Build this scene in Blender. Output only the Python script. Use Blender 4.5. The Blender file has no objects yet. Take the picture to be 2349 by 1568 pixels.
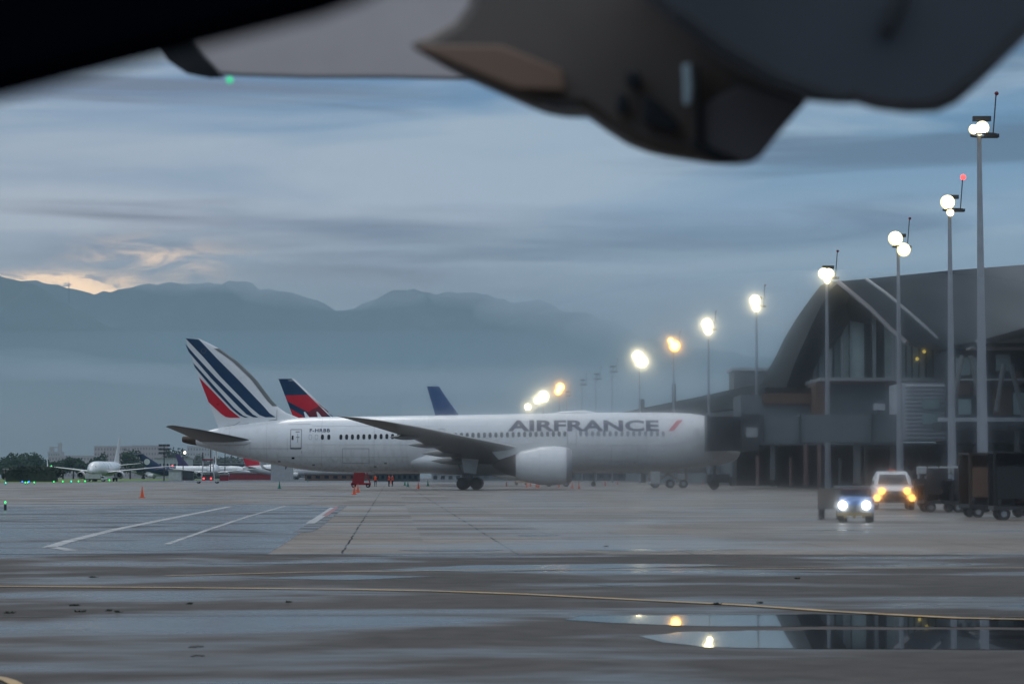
import bpy, bmesh, math, random
from mathutils import Vector, Matrix, noise
R = math.radians
random.seed(7)
sc = bpy.context.scene
COL = sc.collection

# ------------------------------------------------------------------ camera model (survey of the photograph, in 2349 px units)
FPX, CX, CY, HC, YH = 5546.0, 1174.5, 784.0, 1.53, 1091.0
TH = math.atan((YH - CY) / FPX)
cT, sT = math.cos(TH), math.sin(TH)
def P(px, py, Y):
    u, v = (px - CX) / FPX, (CY - py) / FPX
    t = Y / (cT - v * sT)
    return Vector((u * t, Y, HC + (sT + v * cT) * t))
def G(px, py, z=0.0):
    u, v = (px - CX) / FPX, (CY - py) / FPX
    t = -(HC - z) / (sT + v * cT)
    return Vector((u * t, (cT - v * sT) * t, z))

# ------------------------------------------------------------------ materials
def nt(m):
    m.use_nodes = True
    n = m.node_tree
    n.nodes.clear()
    return n, n.nodes, n.links
def mat(name, col, rough=0.5, metal=0.0, var=0.12, scale=0.8, bump=0.0, emit=None, es=0.0, spec=0.5, coat=0.0, ior=1.45):
    m = bpy.data.materials.new(name)
    t, N, L = nt(m)
    out = N.new('ShaderNodeOutputMaterial'); b = N.new('ShaderNodeBsdfPrincipled')
    L.new(b.outputs[0], out.inputs[0])
    b.inputs['Roughness'].default_value = rough
    b.inputs['Metallic'].default_value = metal
    b.inputs['Specular IOR Level'].default_value = spec
    b.inputs['IOR'].default_value = ior
    b.inputs['Coat Weight'].default_value = coat
    if emit:
        b.inputs['Emission Color'].default_value = (*emit, 1)
        b.inputs['Emission Strength'].default_value = es
    if var > 0:
        tc = N.new('ShaderNodeTexCoord'); ns = N.new('ShaderNodeTexNoise')
        ns.inputs['Scale'].default_value = scale; ns.inputs['Detail'].default_value = 6
        L.new(tc.outputs['Object'], ns.inputs['Vector'])
        mr = N.new('ShaderNodeMapRange'); mr.inputs[1].default_value = .3; mr.inputs[2].default_value = .7
        mr.inputs[3].default_value = 1 - var; mr.inputs[4].default_value = 1 + var * .6
        L.new(ns.outputs['Fac'], mr.inputs[0])
        mx = N.new('ShaderNodeVectorMath'); mx.operation = 'SCALE'
        mx.inputs[0].default_value = col
        L.new(mr.outputs[0], mx.inputs['Scale']); L.new(mx.outputs[0], b.inputs['Base Color'])
        mr2 = N.new('ShaderNodeMapRange'); mr2.inputs[3].default_value = max(0.02, rough - .08); mr2.inputs[4].default_value = min(1, rough + .1)
        L.new(ns.outputs['Fac'], mr2.inputs[0]); L.new(mr2.outputs[0], b.inputs['Roughness'])
        if bump:
            bp = N.new('ShaderNodeBump'); bp.inputs['Strength'].default_value = bump
            L.new(ns.outputs['Fac'], bp.inputs['Height']); L.new(bp.outputs[0], b.inputs['Normal'])
    else:
        b.inputs['Base Color'].default_value = (*col, 1)
    return m
M = {}
M['white'] = mat('white_paint', (.74, .745, .76), .28, var=.05, scale=.35, coat=.3)
M['offwhite'] = mat('offwhite_paint', (.62, .62, .62), .35, var=.1, scale=.5)
M['navy'] = mat('navy_paint', (.012, .028, .09), .3, var=.08)
M['letter'] = mat('title_navy', (.004, .012, .06), .5, var=0)
M['fin_blue'] = mat('fin_blue_paint', (.008, .04, .10), .3, var=.08)
M['red'] = mat('red_paint', (.55, .012, .03), .3, var=.08)
M['dred'] = mat('dark_red_paint', (.17, .015, .03), .35, var=.08)
M['blue'] = mat('blue_paint', (.01, .06, .2), .3, var=.06)
M['brightblue'] = mat('bright_blue_paint', (.008, .14, .42), .35, var=.08)
M['wing'] = mat('wing_grey', (.20, .195, .19), .4, var=.12, scale=.5)
M['winge'] = mat('leading_edge_metal', (.38, .37, .36), .35, metal=.6, var=.1)
M['lip'] = mat('intake_lip_metal', (.24, .235, .26), .3, metal=.4, var=.1)
M['window'] = mat('cabin_window', (.012, .016, .022), .15, var=0)
M['line'] = mat('panel_line', (.28, .28, .3), .5, var=0)
M['dgrey'] = mat('dark_grey_metal', (.045, .047, .052), .5, var=.2)
M['mgrey'] = mat('mid_grey_metal', (.16, .165, .17), .5, var=.15)
M['lgrey'] = mat('light_grey_metal', (.38, .39, .41), .45, var=.12)
M['bmetal'] = mat('burnt_metal', (.09, .065, .05), .45, metal=.5, var=.3, scale=2)
M['rubber'] = mat('tyre_rubber', (.015, .015, .017), .8, var=.2)
M['orange'] = mat('cone_orange', (.78, .10, .02), .5, var=.08)
M['green'] = mat('cone_green', (.01, .19, .13), .5, var=.08)
M['yellow'] = mat('equipment_yellow', (.42, .26, .04), .5, var=.25)
M['gseWhite'] = mat('equipment_white', (.48, .49, .5), .45, var=.2)
M['ered'] = mat('equipment_red', (.25, .018, .022), .5, var=.2)
M['brown'] = mat('brown_cladding', (.14, .085, .06), .6, var=.25)
M['pink'] = mat('pinkish_brick', (.25, .175, .165), .8, var=.2, scale=.2)
M['beige'] = mat('beige_render', (.24, .20, .17), .8, var=.2, scale=.2)
M['conc'] = mat('concrete_block', (.25, .25, .25), .8, var=.2, scale=.3)
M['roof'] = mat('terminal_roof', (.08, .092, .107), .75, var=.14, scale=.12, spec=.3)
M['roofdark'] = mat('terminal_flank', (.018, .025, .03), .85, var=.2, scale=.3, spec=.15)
M['trim'] = mat('roof_trim', (.42, .38, .38), .5, var=.1)
M['glass'] = mat('terminal_glass', (.30, .40, .41), .2, var=.3, scale=.4, ior=1.9)  # base colour carries the sky that the panes would reflect
M['glassp'] = mat('lit_terminal_glass', (.62, .73, .73), .25, var=.25, scale=.3, ior=1.8)  # lighter copy for the lit panes, their brightness put into the colour
M['wallg'] = mat('grey_wall', (.145, .165, .185), .6, var=.15, scale=.4)
M['walld'] = mat('dark_wall', (.022, .026, .032), .7, var=.3, scale=.4)
M['louvre'] = mat('louvre_white', (.50, .53, .58), .5, var=.1)
M['mast'] = mat('galvanised_pole', (.34, .36, .40), .45, var=.12)
M['lamp'] = mat('lamp_white', (1, .95, .8), .4, var=0, emit=(1, .88, .55), es=14)
M['rim'] = mat('lamp_halo', (1, .9, .6), .4, var=0, emit=(1, .80, .36), es=1.5)  # weak yellow glow of the shell that imitates a lamp's halo
M['rimo'] = mat('lamp_halo_orange', (1, .6, .2), .4, var=0, emit=(1, .34, .03), es=1.3)  # same imitated halo for the orange lamps
M['lampo'] = mat('lamp_orange', (1, .6, .2), .4, var=0, emit=(1, .55, .15), es=8)
M['head'] = mat('headlight_white', (1, 1, 1), .4, var=0, emit=(.9, .97, 1), es=8)
M['amber'] = mat('amber_light', (1, .6, .2), .4, var=0, emit=(1, .42, .09), es=3.5)
M['redl'] = mat('red_light', (1, .1, .05), .4, var=0, emit=(1, .03, .03), es=6)
M['greenl'] = mat('green_light', (.1, 1, .3), .4, var=0, emit=(.01, 1, .16), es=1.7)
M['bluel'] = mat('blue_light', (.1, .3, 1), .4, var=0, emit=(.01, .18, 1), es=2.5)
M['cyanl'] = mat('cyan_light', (.1, 1, 1), .4, var=0, emit=(.01, .8, .55), es=1.8)
M['hivis'] = mat('hi_vis_orange', (.85, .10, .03), .6, var=.05)
M['hivisy'] = mat('hi_vis_yellow', (.5, .75, .06), .6, var=.05)
M['cloth'] = mat('dark_cloth', (.02, .024, .04), .9, var=.1)
M['skin'] = mat('skin', (.35, .2, .14), .6, var=.05)
M['hair'] = mat('dark_hair', (.02, .015, .012), .7, var=.1)
M['leaf'] = mat('tree_leaves', (.03, .055, .028), .8, var=.5, scale=.5)
M['bark'] = mat('tree_bark', (.05, .04, .03), .9, var=.2)
M['hedge'] = mat('dark_hedge', (.03, .04, .022), .9, var=.5, scale=1)
M['fg_wing'] = mat('wing_underside', (.40, .355, .36), .45, var=.14, scale=2.5)
M['fg_black'] = mat('unlit_frame_black', (.002, .003, .006), 1.0, var=.2, spec=0)
M['fg_brown'] = mat('nacelle_brown', (.15, .122, .108), .5, var=.25, scale=3)
M['fg_tan'] = mat('nacelle_tan', (.25, .155, .11), .5, var=.2, scale=3)
M['fg_blue'] = mat('nacelle_slate', (.042, .048, .062), .55, var=.25, scale=2.5)
M['fg_side'] = mat('nacelle_side_grey', (.17, .16, .17), .45, var=.2, scale=3)
M['dimgreen'] = mat('small_green_lamp', (.1, 1, .4), .4, var=0, emit=(.05, .8, .32), es=.6)
M['fg_vent'] = mat('nacelle_vent_dark', (.012, .015, .02), .6, var=.2)
M['fg_pale'] = mat('slot_sky_paint', (.62, .78, .86), .4, var=.05)
M['grey_letter'] = mat('grey_lettering', (.3, .32, .36), .5, var=0)
M['gold'] = mat('gold_paint', (.34, .22, .07), .4, var=.1)

# ------------------------------------------------------------------ mesh builder
class MB:
    def __init__(s, m=None):
        s.bm = bmesh.new(); s.ms = []; s.cur = m
    def mi(s, m):
        m = m or s.cur
        if m not in s.ms: s.ms.append(m)
        return s.ms.index(m)
    def face(s, pts, m=None):
        i = s.mi(m)
        f = s.bm.faces.new([s.bm.verts.new(p) for p in pts]); f.material_index = i
        return f
    def box(s, c, d, m=None, rz=0.0, rx=0.0, ry=0.0, taper=1.0):
        i = s.mi(m); mt = Matrix.Translation(c) @ Matrix.Rotation(rz, 4, 'Z') @ Matrix.Rotation(ry, 4, 'Y') @ Matrix.Rotation(rx, 4, 'X')
        v = []
        for z in (-.5, .5):
            k = taper if z > 0 else 1
            for x, y in ((-.5, -.5), (.5, -.5), (.5, .5), (-.5, .5)):
                v.append(s.bm.verts.new(mt @ Vector((x * d[0] * k, y * d[1] * k, z * d[2]))))
        for q in ((3, 2, 1, 0), (4, 5, 6, 7), (0, 1, 5, 4), (1, 2, 6, 5), (2, 3, 7, 6), (3, 0, 4, 7)):
            s.bm.faces.new([v[k] for k in q]).material_index = i
        return s
    def loft(s, rings, m=None, caps=True, closed=True):
        i = s.mi(m); vs = [[s.bm.verts.new(p) for p in r] for r in rings]
        n = len(vs[0])
        for a, b in zip(vs, vs[1:]):
            for k in range(n if closed else n - 1):
                s.bm.faces.new((a[k], a[(k + 1) % n], b[(k + 1) % n], b[k])).material_index = i
        if caps and closed:
            s.bm.faces.new(list(reversed(vs[0]))).material_index = i
            s.bm.faces.new(vs[-1]).material_index = i
        return s
    def tube(s, p0, p1, r0, r1=None, m=None, n=10, caps=True):
        p0, p1 = Vector(p0), Vector(p1); r1 = r0 if r1 is None else r1
        d = (p1 - p0).normalized(); a = d.orthogonal().normalized(); b = d.cross(a)
        ring = lambda p, r: [p + (a * math.cos(2 * math.pi * k / n) + b * math.sin(2 * math.pi * k / n)) * r for k in range(n)]
        return s.loft([ring(p0, r0), ring(p1, r1)], m, caps)
    def lathe(s, prof, o, axis='Z', m=None, n=16, caps=False):
        o = Vector(o); rings = []
        for h, r in prof:
            rr = []
            for k in range(n):
                c, q = math.cos(2 * math.pi * k / n) * r, math.sin(2 * math.pi * k / n) * r
                rr.append(o + (Vector((c, q, h)) if axis == 'Z' else Vector((h, c, q)) if axis == 'X' else Vector((c, h, q))))
            rings.append(rr)
        return s.loft(rings, m, caps)
    def ball(s, c, r, m=None, n=10):
        c = Vector(c); r = Vector(r) if not isinstance(r, (int, float)) else Vector((r, r, r))
        rings = []
        for j in range(n // 2 + 1):
            a = math.pi * (j + .02) / (n // 2 + .04)
            rings.append([c + Vector((math.sin(a) * math.cos(2 * math.pi * k / n) * r.x, math.sin(a) * math.sin(2 * math.pi * k / n) * r.y, math.cos(a) * r.z)) for k in range(n)])
        return s.loft(rings, m)
    def prism(s, pts, d, m=None):
        pts = [Vector(p) for p in pts]; d = Vector(d)
        return s.loft([pts, [p + d for p in pts]], m)
    def build(s, name, parent=None, smooth=True, ang=35, loc=None, recalc=True, bevel=0):
        if recalc: bmesh.ops.recalc_face_normals(s.bm, faces=s.bm.faces)
        me = bpy.data.meshes.new(name); s.bm.to_mesh(me); s.bm.free()
        for m in s.ms: me.materials.append(m)
        if smooth:
            me.polygons.foreach_set('use_smooth', [True] * len(me.polygons)); me.set_sharp_from_angle(angle=R(ang))
        o = bpy.data.objects.new(name, me); COL.objects.link(o)
        if parent: o.parent = parent
        if loc is not None: o.location = loc
        if bevel:
            b = o.modifiers.new('bevel', 'BEVEL'); b.width = bevel; b.segments = 2; b.limit_method = 'ANGLE'; b.angle_limit = R(40)
        return o
def tag(o, label=None, cat=None, group=None, kind=None):
    if label: o['label'] = label
    if cat: o['category'] = cat
    if group: o['group'] = group
    if kind: o['kind'] = kind
    return o
def thing(name, label, cat, loc=(0, 0, 0), rz=0.0, group=None):
    o = bpy.data.objects.new(name, None); COL.objects.link(o); o.empty_display_size = .5
    o.location = loc; o.rotation_euler = (0, 0, rz)
    return tag(o, label, cat, group)
def copy_tree(o, parent=None):
    c = o.copy(); COL.objects.link(c); c.parent = parent
    for ch in list(o.children): copy_tree(ch, c)
    return c

# ------------------------------------------------------------------ decals: flat shapes cut finely and laid on a curved skin
def lay(mb, polys, m, yf, dx=None, dz=.3):
    b = bmesh.new()
    for p in polys:
        try: b.faces.new([b.verts.new((x, 0, z)) for x, z in p])
        except ValueError: pass
    bmesh.ops.triangulate(b, faces=b.faces[:])
    xs = [v.co.x for v in b.verts]; zs = [v.co.z for v in b.verts]
    def cut(lo, hi, st, no):
        k = math.floor(lo / st) + 1
        while k * st < hi:
            co = Vector(no) * k * st
            bmesh.ops.bisect_plane(b, geom=b.verts[:] + b.edges[:] + b.faces[:], dist=1e-5, plane_co=co, plane_no=no); k += 1
    if dz: cut(min(zs), max(zs), dz, (0, 0, 1))
    if dx: cut(min(xs), max(xs), dx, (1, 0, 0))
    i = mb.mi(m); mp = {}
    for v in b.verts: mp[v] = mb.bm.verts.new((v.co.x, yf(v.co.x, v.co.z), v.co.z))
    for f in b.faces: mb.bm.faces.new([mp[v] for v in f.verts]).material_index = i
    b.free()
def text_polys(txt, x0, x1, z0, z1, bold=0.0, track=1.0, shear=0.0):
    cu = bpy.data.curves.new('t', 'FONT'); cu.body = txt; cu.size = 1; cu.offset = bold; cu.resolution_u = 3; cu.space_character = track; cu.shear = shear
    ob = bpy.data.objects.new('t', cu); COL.objects.link(ob)
    me = bpy.data.meshes.new_from_object(ob.evaluated_get(bpy.context.evaluated_depsgraph_get()))
    xs = [v.co.x for v in me.vertices]; ys = [v.co.y for v in me.vertices]
    ax, bx, ay, by = min(xs), max(xs), min(ys), max(ys)
    out = [[(x0 + (me.vertices[i].co.x - ax) / (bx - ax) * (x1 - x0), z0 + (me.vertices[i].co.y - ay) / (by - ay) * (z1 - z0)) for i in p.vertices] for p in me.polygons]
    bpy.data.objects.remove(ob); bpy.data.curves.remove(cu); bpy.data.meshes.remove(me)
    return out

# ------------------------------------------------------------------ aircraft kit.  local axes: nose +X, right side -Y
def interp(tab, x):
    if x <= tab[0][0]: return tab[0][1:]
    for a, b in zip(tab, tab[1:]):
        if x <= b[0]:
            t = (x - a[0]) / (b[0] - a[0])
            return tuple(p + (q - p) * t for p, q in zip(a[1:], b[1:]))
    return tab[-1][1:]
def crom(tab, n=6):
    out = []
    for i in range(len(tab) - 1):
        p0, p1, p2, p3 = tab[max(i - 1, 0)], tab[i], tab[i + 1], tab[min(i + 2, len(tab) - 1)]
        for k in range(n):
            t = k / n
            row = [p1[0] + (p2[0] - p1[0]) * t]
            for j in range(1, len(p1)):
                d = p2[0] - p1[0]
                m1 = (p2[j] - p0[j]) / max(p2[0] - p0[0], 1e-6) * d; m2 = (p3[j] - p1[j]) / max(p3[0] - p1[0], 1e-6) * d
                row.append((2*t**3-3*t**2+1)*p1[j] + (t**3-2*t**2+t)*m1 + (-2*t**3+3*t**2)*p2[j] + (t**3-t**2)*m2)
            out.append(tuple(row))
    out.append(tab[-1])
    return out
def fuselage(mb, st, kw=1.0, n=36, m=None):
    """st: (x, zbottom, ztop) tail to nose"""
    tab = crom(st, 5); rings = []
    for x, zb, zt in tab:
        zc, rz = (zb + zt) / 2, max((zt - zb) / 2, .02)
        rings.append([Vector((x, math.cos(2*math.pi*k/n) * rz * kw, zc + math.sin(2*math.pi*k/n) * rz)) for k in range(n)])
    mb.loft(rings, m)
    def ys(x, z, off=.02):
        zb, zt = interp(tab, x); zc, rz = (zb + zt) / 2, (zt - zb) / 2
        q = max(1 - ((z - zc) / rz) ** 2, 0)
        return -(math.sqrt(q) * rz * kw) - off
    return ys
AF = [(0, 0), (.015, .25), (.06, .5), (.15, .8), (.3, 1), (.5, .92), (.75, .55), (1, .03)]
def foil_ring(le, chord, thick, up=Vector((0, 0, 1)), back=Vector((-1, 0, 0))):
    r = []
    for t, h in AF: r.append(le + back * chord * t + up * thick * .55 * h)
    for t, h in reversed(AF[1:-1]): r.append(le + back * chord * t - up * thick * .45 * h)
    return r
def surface(name, secs, parent, m, tc=.11, up=(0, 0, 1), edge=None):
    """secs: (LE xyz, chord, z of trailing edge relative to the LE)"""
    mb = MB(m); up = Vector(up); rings = []
    for le, ch, dz in secs:
        rings.append(foil_ring(Vector(le), ch, ch * tc, up, Vector((-1, 0, dz / ch))))
    mb.loft(rings)
    if edge:
        i = mb.mi(edge); mb.bm.faces.ensure_lookup_table(); nn = len(rings[0])
        for k, f in enumerate(mb.bm.faces):
            if k < (len(rings) - 1) * nn and (k % nn) in (0, 1, nn - 1, nn - 2): f.material_index = i
    return mb.build(name, parent, ang=50)
def nacelle(parent, c, r, L, side, body=None, name='engine'):
    x, y, z = c
    mb = MB(body or M['white'])
    mb.lathe([(0, r*.60), (L*.1, r*.78), (L*.45, r*.99), (L*.7, r), (L*.9, r*.94), (L*.985, r*.80), (L, r*.76)], (x, y, z), 'X', n=28)
    e = mb.build(name, parent)
    MB(M['lip']).lathe([(L*.90, r*.945), (L*.96, r*.885), (L*1.0, r*.80), (L*.985, r*.72), (L*.9, r*.66), (L*.75, r*.66)], (x, y, z), 'X', n=28).build('intake_lip', e)
    f = MB(M['fg_vent']); f.lathe([(L*.76, r*.67), (L*.76, .02)], (x, y, z), 'X', n=20); f.lathe([(L*.74, .24*r), (L*.9, .02)], (x, y, z), 'X', M['mgrey'], n=10); f.build('fan', e)
    k = MB(M['bmetal']); k.lathe([(0.02, r*.58), (-L*.18, r*.42), (-L*.36, r*.16), (-L*.42, .02)], (x, y, z), 'X', n=16); k.build('exhaust_cone', e)
    return e
def pylon(parent, c, r, L, ztop, m):
    x, y, z = c
    mb = MB(m); w = r * .12
    mb.prism([(x - L*.45, y - w, ztop), (x - L*.3, y - w, z + r*.3), (x + L*.1, y - w, z + r*.7), (x + L*.75, y - w, z + r*.93), (x + L*.35, y - w, z + r*1.22), (x - L*.05, y - w, ztop + r*.18)], (0, 2*w, 0))
    return mb.build('pylon', parent)
def gear(parent, x, y, ztop, r, rows, pair=.5, name='main_gear', m=None):
    mb = MB(m or M['mgrey']); w = r * .7
    mb.tube((x, y, r), (x + .1, y * (1.0 if abs(y) < .1 else .97), ztop), r * .28, r * .34)
    mb.tube((x - r, y, r * 2), (x - r * 2.2, y * .8, ztop), r * .12)
    xs = [0] if rows == 1 else [-r * 1.08, r * 1.08]
    if rows > 1: mb.tube((x + xs[0], y, r), (x + xs[1], y, r), r * .2)
    g = mb.build(name, parent)
    for dx in xs:
        for sg in (-1, 1):
            t = MB(M['rubber'])
            t.lathe([(-w/2, r*.55), (-w/2, r*.86), (-w*.38, r*.97), (0, r), (w*.38, r*.97), (w/2, r*.86), (w/2, r*.55)], (x + dx, y + sg * pair, r), 'Y', n=20)
            t.lathe([(-w*.3, .02), (-w*.3, r*.56), (w*.3, r*.56), (w*.3, .02)], (x + dx, y + sg * pair, r), 'Y', M['dgrey'], n=12)
            t.build('wheel', g)
    return g

# ================================================================== the large white airliner in front
X0 = -4.7
af = thing('airliner', 'large white airliner side on with striped blue and red tail and big blue lettering', 'airliner', (X0, 273, 0))
S = 5546 / 273.0
lx = lambda px: (px - CX) / S - X0
lz = lambda py: (YH - py) / S + HC
st = [(lx(451), 4.99, 6.30), (lx(486), 4.49, 6.75), (lx(523), 3.99, 7.13), (lx(574), 3.38, 7.47), (lx(636), 2.74, 7.85), (lx(703), 2.20, 8.12),
      (lx(780), 1.93, 8.2), (lx(870), 1.92, 8.25), (lx(1100), 1.97, 8.43), (lx(1350), 2.12, 8.65), (lx(1500), 2.22, 8.68), (lx(1560), 2.35, 8.62),
      (lx(1605), 2.5, 8.4), (lx(1635), 2.66, 7.9), (lx(1660), 2.86, 6.7), (lx(1680), 3.15, 5.6), (lx(1691), 3.5, 5.0), (lx(1697), 3.95, 4.6)]
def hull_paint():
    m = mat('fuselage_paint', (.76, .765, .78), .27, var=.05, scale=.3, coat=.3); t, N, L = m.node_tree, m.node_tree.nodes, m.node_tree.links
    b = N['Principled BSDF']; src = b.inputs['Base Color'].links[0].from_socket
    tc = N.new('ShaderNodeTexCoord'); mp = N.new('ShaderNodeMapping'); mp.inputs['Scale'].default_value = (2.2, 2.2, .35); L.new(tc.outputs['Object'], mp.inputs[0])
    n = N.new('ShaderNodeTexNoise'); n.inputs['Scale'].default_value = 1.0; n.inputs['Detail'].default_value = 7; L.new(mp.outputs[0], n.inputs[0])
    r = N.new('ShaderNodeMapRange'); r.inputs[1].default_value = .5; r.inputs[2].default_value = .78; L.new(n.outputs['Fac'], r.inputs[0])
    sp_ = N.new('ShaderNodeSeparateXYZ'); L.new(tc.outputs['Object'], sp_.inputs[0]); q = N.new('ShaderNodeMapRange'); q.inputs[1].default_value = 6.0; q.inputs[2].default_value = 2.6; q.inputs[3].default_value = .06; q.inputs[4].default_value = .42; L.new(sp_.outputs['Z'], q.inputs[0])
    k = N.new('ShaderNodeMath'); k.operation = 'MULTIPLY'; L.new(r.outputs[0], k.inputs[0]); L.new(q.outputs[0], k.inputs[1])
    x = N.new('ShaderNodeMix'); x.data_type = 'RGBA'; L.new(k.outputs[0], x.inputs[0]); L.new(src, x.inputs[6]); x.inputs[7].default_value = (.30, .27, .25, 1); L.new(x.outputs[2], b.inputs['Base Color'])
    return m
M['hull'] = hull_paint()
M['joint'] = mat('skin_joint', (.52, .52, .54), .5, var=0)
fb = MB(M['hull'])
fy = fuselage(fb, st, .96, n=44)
# lettering and marks on the skin
lay(fb, text_polys('AIRFRANCE', lx(1165), lx(1508), lz(990), lz(964), bold=.034, track=1.02), M['letter'], fy, dx=2, dz=.22)
lay(fb, [[(lx(1529), lz(989)), (lx(1541), lz(989)), (lx(1563), lz(964)), (lx(1550), lz(964))]], M['red'], fy, dz=.2)
lay(fb, text_polys('F-HRBB', lx(715), lx(761), lz(991.6), lz(983.8), bold=.02, track=1.15), M['navy'], fy, dz=.2)
def pline(mb, pts, w, m, yf):
    for (a, b), (c, d) in zip(pts, pts[1:]):
        v = Vector((c - a, d - b)); nrm = Vector((-v.y, v.x)).normalized() * w / 2
        lay(mb, [[(a + nrm.x, b + nrm.y), (c + nrm.x, d + nrm.y), (c - nrm.x, d - nrm.y), (a - nrm.x, b - nrm.y)]], m, yf, dx=1, dz=.25)
pline(fb, [(lx(574.8), lz(1029)), (lx(670), lz(1029))], .03, M['line'], fy)
for px in (578, 664): pline(fb, [(lx(px), lz(1035)), (lx(px), lz(1005))], .025, M['line'], fy)
pline(fb, [(lx(697), lz(1034)), (lx(697), lz(1040))], .05, M['line'], fy)
pline(fb, [(lx(664), lz(974)), (lx(717), lz(973))], .025, M['line'], fy)
lay(fb, [[(lx(673.5), lz(1052.5)), (lx(680), lz(1052.5)), (lx(680), lz(1048.6)), (lx(673.5), lz(1048.6))]], M['window'], fy)
lay(fb, [[(lx(a), lz(b)) for a, b in ((1590, 1000), (1600, 1000), (1600, 982), (1590, 982))]], M['offwhite'], fy)
for px in (530, 616, 742, 862, 985, 1120, 1225, 1345, 1480, 1585): pline(fb, [(lx(px), interp(st, lx(px))[0] + .5), (lx(px), interp(st, lx(px))[1] - .25)], .03, M['joint'], fy)
for py, xa_, xb_ in ((1020, 700, 1180), (1048, 640, 940), (978, 720, 1150), (1022, 1330, 1600)): pline(fb, [(lx(xa_), lz(py)), (lx(xb_), lz(py))], .025, M['joint'], fy)
for px, py in ((641, 1060), (720, 1068), (860, 1072), (884, 1064), (1450, 1063)): lay(fb, [[(lx(px), lz(py)), (lx(px) + .3, lz(py)), (lx(px) + .3, lz(py) + .18), (lx(px), lz(py) + .18)]], M['line'], fy)
# grey registration and small script under the big letters
lay(fb, text_polys('F-HRBB', lx(1345), lx(1375), lz(999), lz(994), bold=.01), M['grey_letter'], fy)
fus = fb.build('fuselage', af, ang=40)
# cockpit glazing
ck = MB(M['window'])
lay(ck, [[(lx(a), lz(b)) for a, b in ((1634, 992), (1650, 1002), (1646, 1012), (1628, 1004))], [(lx(a), lz(b)) for a, b in ((1651, 1003), (1661, 1012), (1659, 1016), (1648, 1012))]], M['window'], lambda x, z: fy(x, z, .03), dx=.4)
ck.build('cockpit_window', af)
# cabin windows, each its own part
def cabin_window(px, py, mt, blank=False):
    w = MB(mt); x0, z0 = lx(px), lz(py); pts = []
    for k in range(14):
        a = 2 * math.pi * k / 14
        pts.append((x0 + .17 * math.copysign(abs(math.cos(a)) ** .7, math.cos(a)), z0 + .29 * math.copysign(abs(math.sin(a)) ** .7, math.sin(a))))
    if blank:
        pl = pts + [pts[0]]
        for a, b in zip(pl, pl[1:]):
            ca = lambda p: (x0 + (p[0] - x0) * .86, z0 + (p[1] - z0) * .9)
            lay(w, [[a, b, ca(b), ca(a)]], mt, lambda x, z: fy(x, z, .03))
    else:
        lay(w, [pts], mt, lambda x, z: fy(x, z, .03), dz=.2)
    o = w.build('window', af)
for px in (717, 731): cabin_window(px, 1003, M['line'], True)
for px in (744.5, 759): cabin_window(px, 1003, M['window'])
px = 786.5
while px < 1300:
    if not (940 < px < 1010): cabin_window(px, 1003 - (px - 786) * .014, M['window'])
    px += 13.02
for k in range(15): cabin_window(1330 + k * 13.4, 995.5, mat('grey_window', (.2, .22, .26), .3, var=0) if k == 0 else bpy.data.materials['grey_window'])  # front row of windows in an even mid grey
# doors
def door(name, x0, x1, y0, y1, w=.05, win=None):
    d = MB(M['line'])
    a, b, c, e = lx(x0), lx(x1), lz(y0), lz(y1)
    pline(d, [(a, c), (b, c), (b, e), (a, e), (a, c)], w, M['line'], lambda x, z: fy(x, z, .03))
    if win:
        lay(d, [[(lx(win[0]), lz(win[1])), (lx(win[0]+4), lz(win[1])), (lx(win[0]+4), lz(win[1]-9.5)), (lx(win[0]), lz(win[1]-9.5))]], M['window'], lambda x, z: fy(x, z, .03))
        lay(d, [[(lx(683), lz(992)), (lx(692), lz(992)), (lx(692), lz(990)), (lx(683), lz(990))]], M['line'], lambda x, z: fy(x, z, .035))
        pline(d, [(lx(688), lz(995)), (lx(688), lz(1015))], .05, M['line'], lambda x, z: fy(x, z, .035))
        pline(d, [(lx(684), lz(1003)), (lx(692), lz(1003))], .08, M['line'], lambda x, z: fy(x, z, .035))
        pline(d, [(a, c), (b, c)], .16, M['mgrey'], lambda x, z: fy(x, z, .06))
    d.build(name, af)
door('passenger_door', 671.5, 696.5, 1028.5, 985.5, .07, (674.5, 1009))
door('cargo_door', 790, 850, 1062, 1029, .035)
door('passenger_door', 1008, 1022, 1010, 984, .05)
door('passenger_door', 1300, 1320, 1020, 984, .05)
door('cargo_door', 1400, 1460, 1058, 1022, .035)
# tail cone
tc = MB(M['bmetal'])
tc.loft([[Vector((x, math.cos(2*math.pi*k/20) * r, z + math.sin(2*math.pi*k/20) * r * 1.1)) for k in range(20)] for x, z, r in ((lx(418.5), 5.66, .26), (lx(422), 5.64, .34), (lx(440), 5.6, .5), (lx(452), 5.62, .6))])
tc.build('tail_cone', af)
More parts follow.
